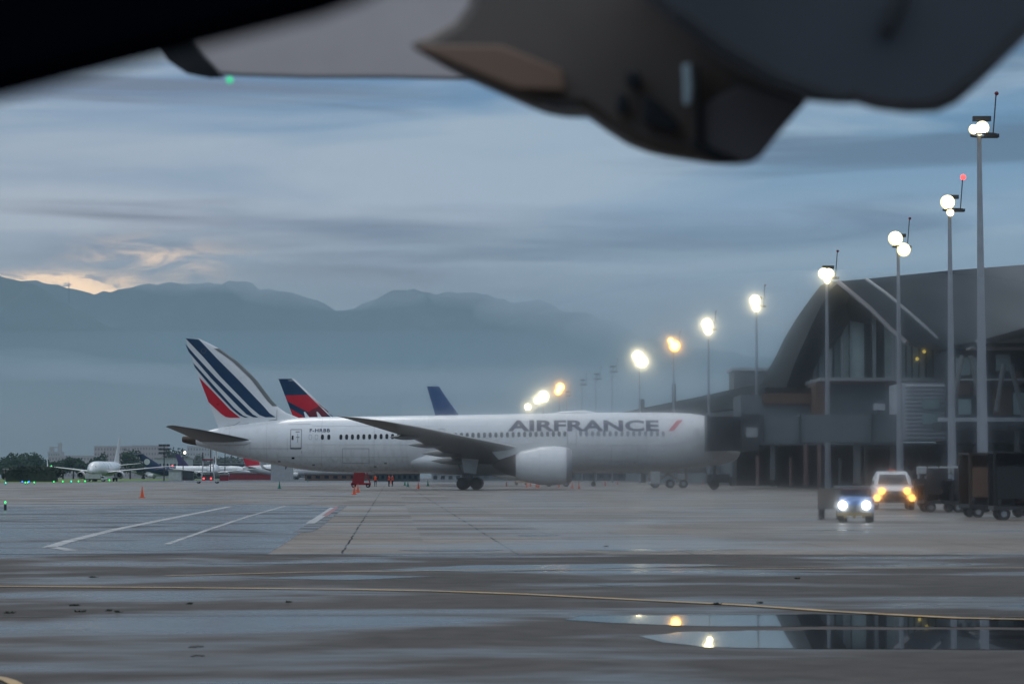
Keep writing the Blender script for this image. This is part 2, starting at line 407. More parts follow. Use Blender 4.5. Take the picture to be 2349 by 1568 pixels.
# fin
finLE = [(6.3, lx(700)), (7.9, lx(697)), (8.4, lx(664)), (8.95, lx(646)), (9.7, lx(628)), (12.5, lx(585)), (14.5, lx(542)), (15.9, lx(501)), (16.35, lx(484)), (16.75, lx(470)), (16.98, lx(456))]
finTE = [(6.3, lx(505)), (6.95, lx(501.4)), (9.86, lx(478.4)), (14.3, lx(442.6)), (16.9, lx(425)), (16.98, lx(424.6))]
fth = lambda x, z: .0
def fin_le(z): return interp(finLE, z)[0]
def fin_te(z): return interp(finTE, z)[0]
def fin_half(x, z):
    a, b = fin_te(z), fin_le(z); t = (b - x) / max(b - a, .01); t = min(max(t, 0), 1)
    return interp([(q, h) for q, h in AF], t)[0] * min((b - a) * .05, .42)
fm = MB(M['white']); rings = []
for k in range(19):
    z = 6.3 + (16.98 - 6.3) * k / 18
    a, b = fin_te(z), fin_le(z); r = []
    for t, h in AF: r.append(Vector((b - (b - a) * t, fin_half(b - (b - a) * t, z), z)))
    for t, h in reversed(AF[1:-1]): r.append(Vector((b - (b - a) * t, -fin_half(b - (b - a) * t, z), z)))
    rings.append(r)
fm.loft(rings)
c4 = lambda L: [(lx(344 + .256 * a), lz(745.5 + .256 * b)) for a, b in L]
stripes = [(c4([(315,118),(435,128),(600,300),(790,487),(1030,738),(1075,790),(1130,825),(1040,826),(985,805),(900,735),(630,460),(480,290)]), M['fin_blue']),
           (c4([(312,168),(400,268),(590,470),(860,735),(925,800),(975,826),(930,826),(870,800),(800,735),(550,478),(345,242)]), M['fin_blue']),
           (c4([(385,338),(420,375),(575,545),(755,742),(838,810),(885,828),(855,828),(805,808),(740,755),(560,568),(400,378)]), M['fin_blue']),
           (c4([(437,468),(560,590),(720,758),(770,805),(812,830),(720,830),(680,822),(640,795),(525,690)]), M['red'])]
for sg in (-1, 1):
    for pl, m in stripes: lay(fm, [pl], m, lambda x, z: sg * (fin_half(x, z) + .02), dx=.4, dz=.4)
    cx_, cz_ = c4([(478, 232)])[0]
    for k in range(12):
        a = k * math.pi / 6; sx, sz = cx_ + .27 * math.cos(a), cz_ + .27 * math.sin(a)
        lay(fm, [[(sx - .035, sz), (sx, sz - .035), (sx + .035, sz), (sx, sz + .035)]], M['gold'], lambda x, z: sg * (fin_half(x, z) + .035))
    tw = .05
    for a, b in (((808, 865), (765, 893)), ((765, 893), (665, 912)), ((890, 881), (800, 893)), ((1140, 758), (1140, 850)), ((1070, 856), (1140, 848))):
        (xa, za), (xb, zb) = c4([a, b])
        v = Vector((xb - xa, zb - za)); nn = Vector((-v.y, v.x)).normalized() * tw / 2
        lay(fm, [[(xa + nn.x, za + nn.y), (xb + nn.x, zb + nn.y), (xb - nn.x, zb - nn.y), (xa - nn.x, za - nn.y)]], M['line'], lambda x, z: sg * (fin_half(x, z) + .03))
fin = fm.build('tail_fin', af, ang=40)
le = MB(M['mgrey']); rr = []
for z in [9.4 + (15.9 - 9.4) * k / 9 for k in range(10)]:
    x = fin_le(z); rr.append([Vector((x + .05, 0, z)), Vector((x - .12, .16, z)), Vector((x - .5, .23 if z < 15 else .2, z)), Vector((x - .5, -.23 if z < 15 else -.2, z)), Vector((x - .12, -.16, z))])
le.loft(rr).build('leading_edge', fin)
# stabilisers
for sg in (-1, 1):
    t = surface('stabiliser', [((lx(596), sg * .9, 5.35), 6.2, -.15), ((lx(548), sg * 3.6, 5.9), 4.7, -.2), ((lx(480), sg * 7.6, 6.6), 2.8, -.12), ((lx(432), sg * 9.6, 6.98), 1.2, -.1), ((lx(424), sg * 9.9, 7.02), .5, -.05)], af, M['wing'], .1, edge=M['mgrey'])
    b = MB(M['white']); b.lathe([(-5.6, .05), (-4.2, .34), (-2.0, .45), (-.5, .38), (.6, .18), (.95, .03)], (lx(580), sg * 1.75, 5.36), 'X'); b.build('root_fairing', t)
# wings
WS = [(2.6, 6.6, 3.35, 12.8, -.45), (5.8, 3.8, 4.0, 10.6, -.4), (9.7, .5, 4.62, 8.5, -.3), (16, -4.7, 5.62, 5.9, -.15), (22, -9.6, 6.55, 4.2, -.1), (26.4, -13.1, 7.1, 2.7, -.05), (28.8, -15.6, 7.38, 1.4, 0), (30.1, -17.3, 7.5, .35, 0)]
for sg in (-1, 1):
    w = surface('wing', [((x - X0, sg * y, z), c, dz) for y, x, z, c, dz in WS], af, M['wing'], .115, edge=M['winge'])
    for y, xt, z, L, r in ((4.9, -6.5, 3.2, 4.4, .45), (8.2, -7.4, 3.98, 4.4, .42), (13.2, -9.0, 4.85, 3.8, .36), (18.3, -11.2, 5.6, 3.0, .3)):
        f = MB(M['wing']); f.lathe([(-L*.55, .03), (-L*.35, r*.55), (-L*.05, r), (L*.25, r*.9), (L*.5, .05)], (xt - X0, sg * y, z), 'X', n=12); f.build('flap_fairing', w)
    # flap inboard, drooped a little
    e = nacelle(af, (0.4 - X0, sg * 9.7, 2.65), 2.12, 6.1, sg)
    pylon(af, (0.4 - X0, sg * 9.7, 2.65), 2.12, 6.1, 4.3, M['offwhite'])
    sm = MB(M['joint'])
    for q_ in (.42, .68): sm.lathe([(6.1*q_ - .02, interp([(0, .6), (.1, .78), (.45, .99), (.7, 1.0), (.9, .94)], q_)[0]*2.12 + .012), (6.1*q_ + .02, interp([(0, .6), (.1, .78), (.45, .99), (.7, 1.0), (.9, .94)], q_)[0]*2.12 + .012)], (.4 - X0, sg*9.7, 2.65), 'X', n=28)
    sm.build('cowl_seam', e)
    # round emblem with a small figure in it, on the cowl
    em = MB(M['navy']); ex, ez = 5.35 - .9 + .4, 3.05
    yc = lambda x, z: sg * 9.7 - 1 * (math.sqrt(max(2.05**2 - (z - 2.65)**2, 0)) + .03) if sg < 0 else sg * 9.7 + math.sqrt(max(2.05**2 - (z - 2.65)**2, 0)) + .03
    ring = []
    for k in range(24):
        a, b = 2*math.pi*k/24, 2*math.pi*(k+1)/24
        lay(em, [[(ex-X0-.4 + .37*math.cos(a), ez + .37*math.sin(a)), (ex-X0-.4 + .37*math.cos(b), ez + .37*math.sin(b)), (ex-X0-.4 + .33*math.cos(b), ez + .33*math.sin(b)), (ex-X0-.4 + .33*math.cos(a), ez + .33*math.sin(a))]], M['line'], yc)
    lay(em, [[(ex-X0-.4 + a, ez + b) for a, b in ((-.16, -.05), (-.02, .2), (.05, .22), (.02, .08), (.16, .12), (.08, -.02), (.12, -.2), (-.02, -.1), (-.1, -.22))]], M['navy'], yc)
    em.build('emblem', e)
    gear(af, 0, sg * 4.9, 3.6, .70, 2, .62)
    gd = MB(M['offwhite']); gd.prism([(-.9, sg * 5.6, 3.6), (1.1, sg * 5.6, 3.7), (.7, sg * 5.55, 1.75), (-.6, sg * 5.55, 1.9)], (0, sg * .08, 0)); gd.build('gear_door', af)
# belly fairing
bf = MB(M['white'])
bf.loft([[Vector((x, math.cos(2*math.pi*k/24) * w, z + math.sin(2*math.pi*k/24) * h)) for k in range(24)] for x, w, z, h in
         ((lx(915), .3, 3.2, .2), (lx(945), 2.4, 3.2, .9), (lx(985), 3.35, 3.2, 1.35), (lx(1040), 3.6, 3.1, 1.45), (lx(1120), 3.6, 3.0, 1.45), (lx(1250), 3.55, 3.0, 1.3), (lx(1295), 2.9, 3.3, 1.0), (lx(1325), 1.8, 3.6, .8), (lx(1340), .6, 3.9, .4))])
bf.build('belly_fairing', af)
gear(af, lx(1637), 0, 3.2, .55, 1, .38, 'nose_gear')
an = MB(M['white'])
for px in (703, 732): an = MB(M['white']); an.prism([(lx(px) - .1, -.03, 8.0), (lx(px) + .45, -.03, 8.0), (lx(px) - .15, -.03, 8.75), (lx(px) - .3, -.03, 8.75)], (0, .06, 0)); an.build('antenna', af)
a2 = MB(M['white']); a2.loft([[Vector((x, math.cos(2*math.pi*k/16) * w, 8.45 + math.sin(2*math.pi*k/16) * h)) for k in range(16)] for x, w, h in ((lx(1255), .1, .05), (lx(1290), .7, .35), (lx(1340), .9, .48), (lx(1390), .1, .05))]).build('radome', af)
a3 = MB(M['dgrey']); a3.prism([(lx(655), -.03, 2.7), (lx(655) + .3, -.03, 2.7), (lx(655), -.03, 2.2)], (0, .06, 0)); a3.build('antenna', af)

# ================================================================== generic airliner for the ones behind
def airliner(name, label, loc, rz, L, D, zb, H_tail, span, body, fin, xg, eng='wing', ttail=False, xt=0.0, sweep=.5, winglet=True, tail_poly=None, er=.95, belly=None, group=None, ylit=None):
    """xt: x of the tail end; nose at xt+L; xg main gear x"""
    a = thing(name, label, 'airliner', loc, rz, group)
    zc = zb + D / 2
    s = [(xt, zc + .12*D, zc + .32*D), (xt + .5*D, zc - .02*D, zc + .40*D), (xt + 1.2*D, zc - .2*D, zc + .46*D), (xt + 2*D, zc - .38*D, zc + .49*D), (xt + 3*D, zc - .5*D, zc + .5*D),
         (xt + L*.5, zc - .5*D, zc + .5*D), (xt + L - 1.9*D, zc - .5*D, zc + .5*D), (xt + L - 1.1*D, zc - .48*D, zc + .45*D), (xt + L - .6*D, zc - .42*D, zc + .27*D), (xt + L - .25*D, zc - .32*D, zc + .05*D), (xt + L - .05*D, zc - .2*D, zc - .08*D), (xt + L, zc - .15*D, zc - .13*D)]
    mb = MB(body); f = fuselage(mb, s, .98, n=28)
    mb.build('fuselage', a, ang=45)
    wn = MB(M['window'])
    for sg in (-1, 1):
        x0 = xt + L
        wn.face([(x0 - .62*D, sg*abs(f(x0 - .62*D, zc+.14*D)), zc + .14*D), (x0 - .37*D, sg*.08*D, zc + .14*D), (x0 - .42*D, sg*.06*D, zc + .23*D), (x0 - .66*D, sg*abs(f(x0 - .66*D, zc+.2*D)), zc + .2*D)])
    ck = [(x0 - .30*D, .0, .0)]
    wn.bm.free()
    wn = MB(M['window'])
    for sg in (-1, 1):
        for t0, t1 in ((.12, .48), (.56, .98)):
            q = []
            for (t, z) in ((t0, .06), (t1, .06), (t1, .19), (t0, .19)):
                ang = t * 1.25; zz = zc + z * D
                # march forward until the skin is reached at that bearing
                bx = x0 - .02*D
                while bx > x0 - 1.5*D:
                    zb_, zt_ = interp(s, bx); rr_ = (zt_ - zb_) / 2; c_ = (zt_ + zb_) / 2
                    hw = math.sqrt(max(1 - ((zz - c_)/rr_)**2, 0)) * rr_ if abs(zz - c_) < rr_ else 0
                    if hw > 0 and hw >= math.tan(min(ang, 1.45)) * max(.0, (bx - (x0 - .95*D))) * 1.0: break
                    bx -= .02*D
                yy = min(hw, math.tan(min(ang, 1.45)) * max(bx - (x0 - .95*D), .02)) if hw else 0
                q.append((bx + .03, sg * (yy + .02), zz + .02))
            wn.face(q)
    wn.build('cockpit_window', a)
    cw = MB(M['window']); x = xt + L*.28
    while x < xt + L*.88:
        lay(cw, [[(x, zc + .08*D), (x + .22, zc + .08*D), (x + .22, zc + .17*D), (x, zc + .17*D)]], M['window'], f, dz=None); x += .52
    o = cw.build('cabin_window', a); o['kind'] = 'stuff'
    # fin
    ft = zc + .3*D; fl = [(ft, xt + D*2.1), (zc + .55*D, xt + D*1.75), (H_tail, xt + D*.18 if not ttail else xt - D*.15)]
    te = [(ft, xt + D*.35), (H_tail, xt - D*(.35 if not ttail else .75))]
    if tail_poly: fl, te = tail_poly
    rings = []
    for k in range(9):
        z = ft + (H_tail - ft) * k / 8; p, q = interp(te, z)[0], interp(fl, z)[0]
        h = (q - p) * .045
        rings.append([Vector((q - (q-p)*t, h*hh, z)) for t, hh in AF] + [Vector((q - (q-p)*t, -h*hh, z)) for t, hh in reversed(AF[1:-1])])
    fo = MB(fin); fo.loft(rings)
    def half(x, z):
        p, q = interp(te, z)[0], interp(fl, z)[0]; t = min(max((q - x)/max(q-p, .01), 0), 1)
        return interp([(c, d) for c, d in AF], t)[0] * (q - p) * .045
    a['_'] = 0; del a['_']
    finm = (fo, half)
    hs = .36 * span / 2
    for sg in (-1, 1):
        zt = H_tail if ttail else zc + .22*D
        xx = (interp(fl, H_tail)[0] + .3) if ttail else xt + D*1.5
        surface('stabiliser', [((xx, sg*.2, zt), D*.9, 0), ((xx - hs*.62, sg*hs, zt + (0 if ttail else .09*hs*1.2)), D*.36, 0)], a, body if not ttail else fin, .09)
    wroot = xg + D * 1.05
    for sg in (-1, 1):
        hspan = span / 2; zr = zb + .22*D
        secs = [((wroot, sg*D*.3, zr), D*1.85, -.15), ((wroot - hspan*.3*sweep*1.05, sg*hspan*.33, zr + hspan*.33*.10), D*1.1, -.1), ((wroot - hspan*sweep*1.03, sg*hspan, zr + hspan*.105), D*.38, 0)]
        w = surface('wing', secs, a, M['lgrey'] if body is not M['white'] else M['offwhite'], .11)
        tipx, tipz = wroot - hspan*sweep*1.03, zr + hspan*.105
        if winglet:
            g = MB(M['offwhite']); g.loft([foil_ring(Vector((tipx, sg*hspan, tipz)), D*.38, .1, Vector((0, 1, 0))), foil_ring(Vector((tipx - .9, sg*(hspan+.25), tipz + .9)), D*.28, .07, Vector((0, 1, 0))), foil_ring(Vector((tipx - 1.9, sg*(hspan+.5), tipz + 2.3)), D*.16, .05, Vector((0, 1, 0)))]).build('winglet', w)
        if eng == 'wing':
            c = (wroot - D*.25, sg*hspan*.31, zr - er*.62)
            nacelle(a, c, er, er*3.2, sg, M['offwhite'])
            pylon(a, c, er, er*3.2, zr + .35, M['offwhite'])
        else:
            nacelle(a, (xt + D*1.6, sg*D*.85, zc + .15*D), er*.75, er*3.4, sg, fin)
        gear(a, xg, sg*D*.72, zb + .5, .55 if D < 4.5 else .66, 1 if D < 4.5 else 2, .42)
    gear(a, xt + L - D*1.1, 0, zb + .4, .36, 1, .25, 'nose_gear')
    return a, finm, f

SY = lambda Y: FPX / Y
# red and blue tail behind (side on, facing right)
Yd = 360; sd = SY(Yd); dl = lambda px: (px - CX) / sd
dz_ = lambda py: (YH - py) / sd + HC
d4 = lambda L: [(dl(344 + .256 * a) + 12.8, dz_(745.5 + .256 * b)) for a, b in L]
fl = [(p[1], p[0]) for p in d4([(1830, 960), (1640, 822), (1500, 683), (1290, 480)])]
te = [(p[1], p[0]) for p in d4([(1310, 900), (1285, 826), (1150, 481)])]
a, (fo, half), f = airliner('airliner', 'airliner with navy and red tail fin rising just behind the big white airliner', (-12.8, Yd, 0), 0, 54.9, 5.0, 1.9, d4([(1150, 481)])[0][1], 47, M['white'], M['fin_blue'], 6.5, xt=-24.5, tail_poly=(fl, te), er=1.3, winglet=False)
for sg in (-1, 1):
    yf = lambda x, z, o=.03: sg * (half(x, z) + o)
    lay(fo, [d4([(1210, 629), (1425, 624), (1530, 718), (1418, 780), (1235, 683)])], M['red'], yf, dx=.5, dz=.5)
    lay(fo, [d4([(1256, 745), (1385, 820), (1375, 870), (1300, 870)])], M['red'], yf, dx=.5, dz=.5)
    lay(fo, [d4([(1418, 780), (1522, 712), (1600, 775), (1580, 830), (1560, 870), (1418, 870)])], M['dred'], yf, dx=.5, dz=.5)
    if sg < 0: lay(fo, text_polys('1602', *[d4([(q, 0)])[0][0] for q in (1243, 1282)], d4([(0, 502)])[0][1], d4([(0, 488)])[0][1]), M['offwhite'], yf)
tf = fo.build('tail_fin', a, ang=40)
e = MB(M['white']); rr = []
for k in range(8):
    z = 10 + (d4([(1150, 481)])[0][1] - 10) * k / 7; x = interp(fl, z)[0]; rr.append([Vector((x + .04, 0, z)), Vector((x - .35, .17, z)), Vector((x - .35, -.17, z))])
e.loft(rr).build('leading_edge', tf)
# plain blue tail
Yb = 430; sb = SY(Yb); bl = lambda px: (px - CX) / sb + 8; bz = lambda py: (YH - py) / sb + HC
flb = [(bz(1000), bl(1090)), (bz(950), bl(1051)), (bz(888), bl(1007))]
teb = [(bz(1000), bl(1011)), (bz(950), bl(998)), (bz(886), bl(979))]
a, (fo, half), f = airliner('airliner', 'airliner with plain dark blue tail fin above the middle of the big one', (-8, Yb, 0), 0, 58, 5.4, 2.0, bz(886), 58, M['white'], M['blue'], 0, xt=-9, tail_poly=(flb, teb), er=1.3)
fo.build('tail_fin', a, ang=40)
# narrow-body being pushed back, nose to camera
g0 = G(268, 1101.5); Yw = 673
a, (fo, half), f = airliner('airliner', 'white twin-engine airliner facing the camera on the left, a tug at its nose', ((242 - CX) / SY(Yw), Yw, 0), R(-93), 37, 4.0, 1.55, 12.9, 35.0, M['white'], M['offwhite'], 0, xt=-19, er=1.05)
fo.build('tail_fin', a, ang=40)
nl = MB(M['greenl']); nl.ball((-8.6, -17.2, 4.4), .14); nl.build('navigation_light', a)
nl = MB(M['redl']); nl.ball((-8.6, 17.2, 4.4), .17); nl.build('navigation_light', a)
nl = MB(M['amber']); nl.ball((5.0, -2.3, 2.5), .24); nl.build('landing_light', a)
# navy T-tail freighter seen side on
Yl = 1000; s_ = SY(Yl)
a, (fo, half), f = airliner('airliner', 'navy and white freighter with a T-shaped tail and a round white emblem, far left', ((440 - CX) / s_, Yl, 0), 0, 44, 4.0, 1.6, 10.6, 32, M['white'], M['navy'], 0, eng='rear', ttail=True, xt=-19.5, winglet=False)
for sg in (-1, 1):
    pts = [(-19.4 + 1.05 + 1.25*math.cos(k*math.pi/8), 7.35 + 1.25*math.sin(k*math.pi/8)) for k in range(16)]
    lay(fo, [pts], M['offwhite'], lambda x, z: sg * (half(x, z) + .03), dx=.5, dz=.5)
fo.build('tail_fin', a, ang=40)
n_ = MB(M['navy']); n_.loft([[Vector((x, math.cos(2*math.pi*k/20)*r, z + math.sin(2*math.pi*k/20)*r)) for k in range(20)] for x, z, r in ((-19.3, 4.5, .55), (-16.5, 4.15, 1.3), (-12, 3.62, 1.98), (-8, 3.6, 2.04), (-6.2, 3.6, 2.03))]).build('tail_paint', a)
# head-on airliner with gold tail
Yg = 860
a, (fo, half), f = airliner('airliner', 'white airliner with gold fin facing the camera under the big tail cone', ((491 - CX) / SY(Yg), Yg, 0), R(-86), 34, 4.0, 1.7, 11.8, 31.5, M['white'], M['offwhite'], 0, xt=-18, er=1.0)
for sg in (-1, 1): lay(fo, [[(-17.8, 11.6), (-16.5, 11.6), (-13.2, 7.2), (-14.4, 6.6)]], M['gold'], lambda x, z: sg * (half(x, z) + .03), dx=.6, dz=.6)
fo.build('tail_fin', a, ang=40)
# red tailed one to the right of it and a small red one far left
Yr = 900
a, (fo, half), f = airliner('airliner', 'white airliner with red tail beside the pale shed beneath the big tail', ((650 - CX) / SY(Yr), Yr, 0), 0, 34, 4.0, 1.6, 11.8, 34, M['white'], M['red'], 0, xt=-15)
fo.build('tail_fin', a, ang=40)
n_ = MB(M['red']); n_.prism([(-14.8, -.9, 4.5), (-11.2, -.9, 5.5), (-6.6, -.9, 1.9), (-9.0, -.9, 2.2)], (0, 1.8, 0)); n_.bm.free()
Yr = 1250
a, (fo, half), f = airliner('airliner', 'small distant airliner with red tail at far left, right of the airliner with the tug', ((330 - CX) / SY(Yr), Yr, 0), 0, 30, 3.6, 1.4, 10.5, 30, M['offwhite'], M['red'], 0, xt=-7)
fo.build('tail_fin', a, ang=40)
Yr = 1150
a, (fo, half), f = airliner('airliner', 'distant airliner showing only a small purple fin over a white shed', ((445 - CX) / SY(Yr), Yr, 0), 0, 30, 3.6, 1.4, 11.8, 30, M['offwhite'], mat('purple_paint', (.06, .03, .12), .4), 0, xt=-7.5)
fo.build('tail_fin', a, ang=40)

# ================================================================== ground
def gmat(name, c_dry, c_wet, r_dry, r_wet, scale, lo, hi, joints=None, seed=0.0, fine=.3):
    m = bpy.data.materials.new(name); t, N, L = nt(m)
    out = N.new('ShaderNodeOutputMaterial'); b = N.new('ShaderNodeBsdfPrincipled'); L.new(b.outputs[0], out.inputs[0])
    tc = N.new('ShaderNodeTexCoord'); mp = N.new('ShaderNodeMapping'); mp.inputs['Location'].default_value = (seed, seed * 1.7, 0)
    mp.inputs['Scale'].default_value = (.55, 1, 1)
    L.new(tc.outputs['Object'], mp.inputs['Vector'])
    n1 = N.new('ShaderNodeTexNoise'); n1.inputs['Scale'].default_value = scale; n1.inputs['Detail'].default_value = 5; n1.inputs['Roughness'].default_value = .55; n1.inputs['Distortion'].default_value = .3
    L.new(mp.outputs[0], n1.inputs['Vector'])
    wet = N.new('ShaderNodeMapRange'); wet.interpolation_type = 'SMOOTHSTEP'; wet.inputs[1].default_value = lo; wet.inputs[2].default_value = hi
    L.new(n1.outputs['Fac'], wet.inputs[0])
    n2 = N.new('ShaderNodeTexNoise'); n2.inputs['Scale'].default_value = 2.2; n2.inputs['Detail'].default_value = 8; L.new(tc.outputs['Object'], n2.inputs['Vector'])
    n3 = N.new('ShaderNodeTexNoise'); n3.inputs['Scale'].default_value = .12; n3.inputs['Detail'].default_value = 4; L.new(tc.outputs['Object'], n3.inputs['Vector'])
    mx = N.new('ShaderNodeMix'); mx.data_type = 'RGBA'; mx.inputs[6].default_value = (*c_dry, 1); mx.inputs[7].default_value = (*c_wet, 1); L.new(wet.outputs[0], mx.inputs[0])
    v = N.new('ShaderNodeMath'); v.operation = 'ADD'; L.new(n2.outputs['Fac'], v.inputs[0]); L.new(n3.outputs['Fac'], v.inputs[1])
    mr = N.new('ShaderNodeMapRange'); mr.inputs[1].default_value = .7; mr.inputs[2].default_value = 1.3; mr.inputs[3].default_value = 1 - fine; mr.inputs[4].default_value = 1 + fine; L.new(v.outputs[0], mr.inputs[0])
    sc_ = N.new('ShaderNodeVectorMath'); sc_.operation = 'SCALE'; L.new(mx.outputs[2], sc_.inputs[0]); L.new(mr.outputs[0], sc_.inputs['Scale'])
    last = sc_.outputs[0]
    rr = N.new('ShaderNodeMapRange'); rr.inputs[3].default_value = r_dry; rr.inputs[4].default_value = r_wet; L.new(wet.outputs[0], rr.inputs[0])
    if joints:
        sp = N.new('ShaderNodeSeparateXYZ'); L.new(tc.outputs['Object'], sp.inputs[0])
        wob = N.new('ShaderNodeTexNoise'); wob.inputs['Scale'].default_value = .5; wob.inputs['Detail'].default_value = 3; L.new(tc.outputs['Object'], wob.inputs['Vector'])
        def mth(op, a_, b_=None, c_=None):
            q = N.new('ShaderNodeMath'); q.operation = op
            for i, w in enumerate((a_, b_, c_)):
                if w is None: continue
                if isinstance(w, (int, float)): q.inputs[i].default_value = w
                else: L.new(w, q.inputs[i])
            return q.outputs[0]
        u = mth('MULTIPLY_ADD', sp.outputs['Y'], .05, sp.outputs['X'])
        wo = mth('MULTIPLY_ADD', wob.outputs['Fac'], .12, -.06)
        fu = mth('ABSOLUTE', mth('SUBTRACT', mth('FRACT', mth('ADD', mth('DIVIDE', mth('ADD', u, wo), joints[0]), joints[2])), .5))
        ju = mth('GREATER_THAN', fu, .5 - .022 / joints[0])
        fv = mth('ABSOLUTE', mth('SUBTRACT', mth('FRACT', mth('DIVIDE', mth('ADD', sp.outputs['Y'], wo), joints[1])), .5))
        jv = mth('GREATER_THAN', fv, .5 - .10 / joints[1])
        jj = mth('MAXIMUM', ju, mth('MULTIPLY', jv, .75))
        # every slab a slightly different tone
        cu = mth('FLOOR', mth('ADD', mth('DIVIDE', u, joints[0]), joints[2] + .5)); cv = mth('FLOOR', mth('ADD', mth('DIVIDE', sp.outputs['Y'], joints[1]), .5))
        cb = N.new('ShaderNodeCombineXYZ'); L.new(cu, cb.inputs[0]); L.new(cv, cb.inputs[1])
        wn = N.new('ShaderNodeTexWhiteNoise'); L.new(cb.outputs[0], wn.inputs['Vector'])
        tone = mth('MULTIPLY_ADD', wn.outputs['Value'], .5, .78)
        s2 = N.new('ShaderNodeVectorMath'); s2.operation = 'SCALE'; L.new(last, s2.inputs[0]); L.new(tone, s2.inputs['Scale'])
        mj = N.new('ShaderNodeMix'); mj.data_type = 'RGBA'; L.new(jj, mj.inputs[0]); L.new(s2.outputs[0], mj.inputs[6]); mj.inputs[7].default_value = (.018, .018, .02, 1)
        last = mj.outputs[2]
    L.new(last, b.inputs['Base Color']); L.new(rr.outputs[0], b.inputs['Roughness']); sl = N.new('ShaderNodeMapRange'); sl.inputs[3].default_value = .03; sl.inputs[4].default_value = .42; L.new(wet.outputs[0], sl.inputs[0]); L.new(sl.outputs[0], b.inputs['Specular IOR Level'])
    bp = N.new('ShaderNodeBump'); bp.inputs['Strength'].default_value = .12; bp.inputs['Distance'].default_value = .01
    n4 = N.new('ShaderNodeTexNoise'); n4.inputs['Scale'].default_value = 12; n4.inputs['Detail'].default_value = 4; L.new(tc.outputs['Object'], n4.inputs['Vector'])
    L.new(n4.outputs['Fac'], bp.inputs['Height']); L.new(bp.outputs[0], b.inputs['Normal'])
    return m
def sheet(name, pts, z, m, kind='structure', grid=None):
    mb = MB(m); mb.face([(x, y, z) for x, y in pts])
    o = mb.build(name, smooth=False, recalc=False)
    if o.data.polygons[0].normal.z < 0: o.data.flip_normals()
    o['kind'] = kind; return o
m_as = gmat('wet_asphalt', (.075, .066, .061), (.02, .023, .03), .62, .18, .26, .47, .64, seed=3)
m_co = gmat('damp_concrete', (.19, .168, .15), (.085, .08, .08), .62, .28, .2, .44, .62, joints=(3.45, 4.2, .28), seed=11, fine=.22)
m_st = gmat('wet_stand_asphalt', (.05, .052, .06), (.02, .024, .032), .48, .18, .25, .36, .58, seed=21)
m_gr = mat('grass_green', (.11, .17, .035), .9, var=.4, scale=.3, bump=.3)
sheet('ground', [(-9000, -3000), (9000, -3000), (9000, 12000), (-9000, 12000)], 0, m_as)
sheet('concrete_apron', [(-260, 47.4), (320, 47.4), (320, 690), (-260, 520)], .003, m_co)
g2 = lambda L: [tuple(G(a, b)[:2]) for a, b in L]
sheet('asphalt_stand', [(-120, 47.3)] + [(-120, 112), (-30, 117)] + g2([(560, 1156), (700, 1157.5), (775, 1162), (745, 1182), (700, 1215), (655, 1245), (612, 1271)]), .006, m_st)
sheet('taxiway', [(-400, 330), (-12, 640), (-60, 690), (-600, 690)], .007, m_st)
# grass verge and far ground
sheet('grass_verge', [(-900, 600), (g2([(150, 1107)])[0]), ((430 - CX)/SY(900), 905), ((430 - CX)/SY(1000), 1300), (-900, 1300)], .03, m_gr)
m_wl = mat('worn_white_line', (.32, .325, .33), .5, var=.6, scale=1.2)
m_yl = mat('worn_yellow_line', (.42, .25, .085), .45, var=.4, scale=1.0)
m_rl = mat('worn_red_paint', (.22, .06, .06), .5, var=.4, scale=1.5)
m_pt = gmat('patched_joint', (.07, .065, .065), (.03, .03, .035), .5, .25, .5, .4, .6, seed=31)
def gline(name, pts, w, m, z=.0105, pix=True):
    q = [G(*p) if pix else Vector((*p, 0)) for p in pts]; mb = MB(m)
    Lf, Rt = [], []
    for i, p in enumerate(q):
        d = (q[min(i+1, len(q)-1)] - q[max(i-1, 0)]); n = Vector((-d.y, d.x, 0)).normalized() * w / 2
        Lf.append(p + n + Vector((0, 0, z))); Rt.append(p - n + Vector((0, 0, z)))
    for i in range(len(q) - 1): mb.face([Lf[i], Rt[i], Rt[i+1], Lf[i+1]])
    o = mb.build(name, smooth=False); o['kind'] = 'structure'; return o
gline('white_line', [(112, 1256), (150, 1243), (270, 1213), (400, 1187), (527, 1161.5)], .30, m_wl)
gline('white_line', [(120, 1255), (165, 1262.5), (205, 1262)], .30, m_wl)
gline('white_line', [(383, 1248), (480, 1214), (570, 1184), (655, 1160)], .15, m_wl)
gline('white_line', [(383, 1249), (420, 1249)], .15, m_wl)
gline('white_line', [(712, 1200), (742, 1180), (764, 1164)], .3, m_wl)
sheet('joint_patch', g2([(776, 1160), (796, 1160), (760, 1188), (735, 1210), (712, 1220), (672, 1222), (700, 1205), (740, 1180)]), .009, m_pt)
sheet('red_paint_patch', g2([(768, 1163), (778, 1163), (752, 1183), (738, 1183)]), .013, m_rl)
gline('yellow_line', [(-300, 1341), (0, 1345), (400, 1348), (800, 1352), (1000, 1356), (1200, 1363), (1500, 1378), (1700, 1388), (1900, 1402), (2060, 1411), (2200, 1418), (2500, 1424)], .19, m_yl)
gline('yellow_line', [(380, 1321), (700, 1312.5), (1100, 1308), (1800, 1304), (2500, 1302)], .14, m_yl)
gline('yellow_line', [(-60, 1185), (85, 1185)], .4, m_yl)
gline('yellow_line', [(-40, 1550), (0, 1556), (20, 1562), (40, 1572)], .1, m_yl)
gline('yellow_line', [(60, 1166), (260, 1161)], .35, m_yl)
gline('yellow_line', [(370, 1160.5), (470, 1159)], .35, m_yl)
m_seam = mat('tar_seam', (.02, .02, .022), .5, var=.2)
gline('pavement_seam', [(-300, 1277), (300, 1273), (620, 1271), (1175, 1268), (1700, 1267), (2600, 1266)], .10, m_seam)
gline('pavement_seam', [(-300, 1412), (60, 1415), (500, 1411), (1340, 1409.5), (2600, 1408)], .05, m_seam)
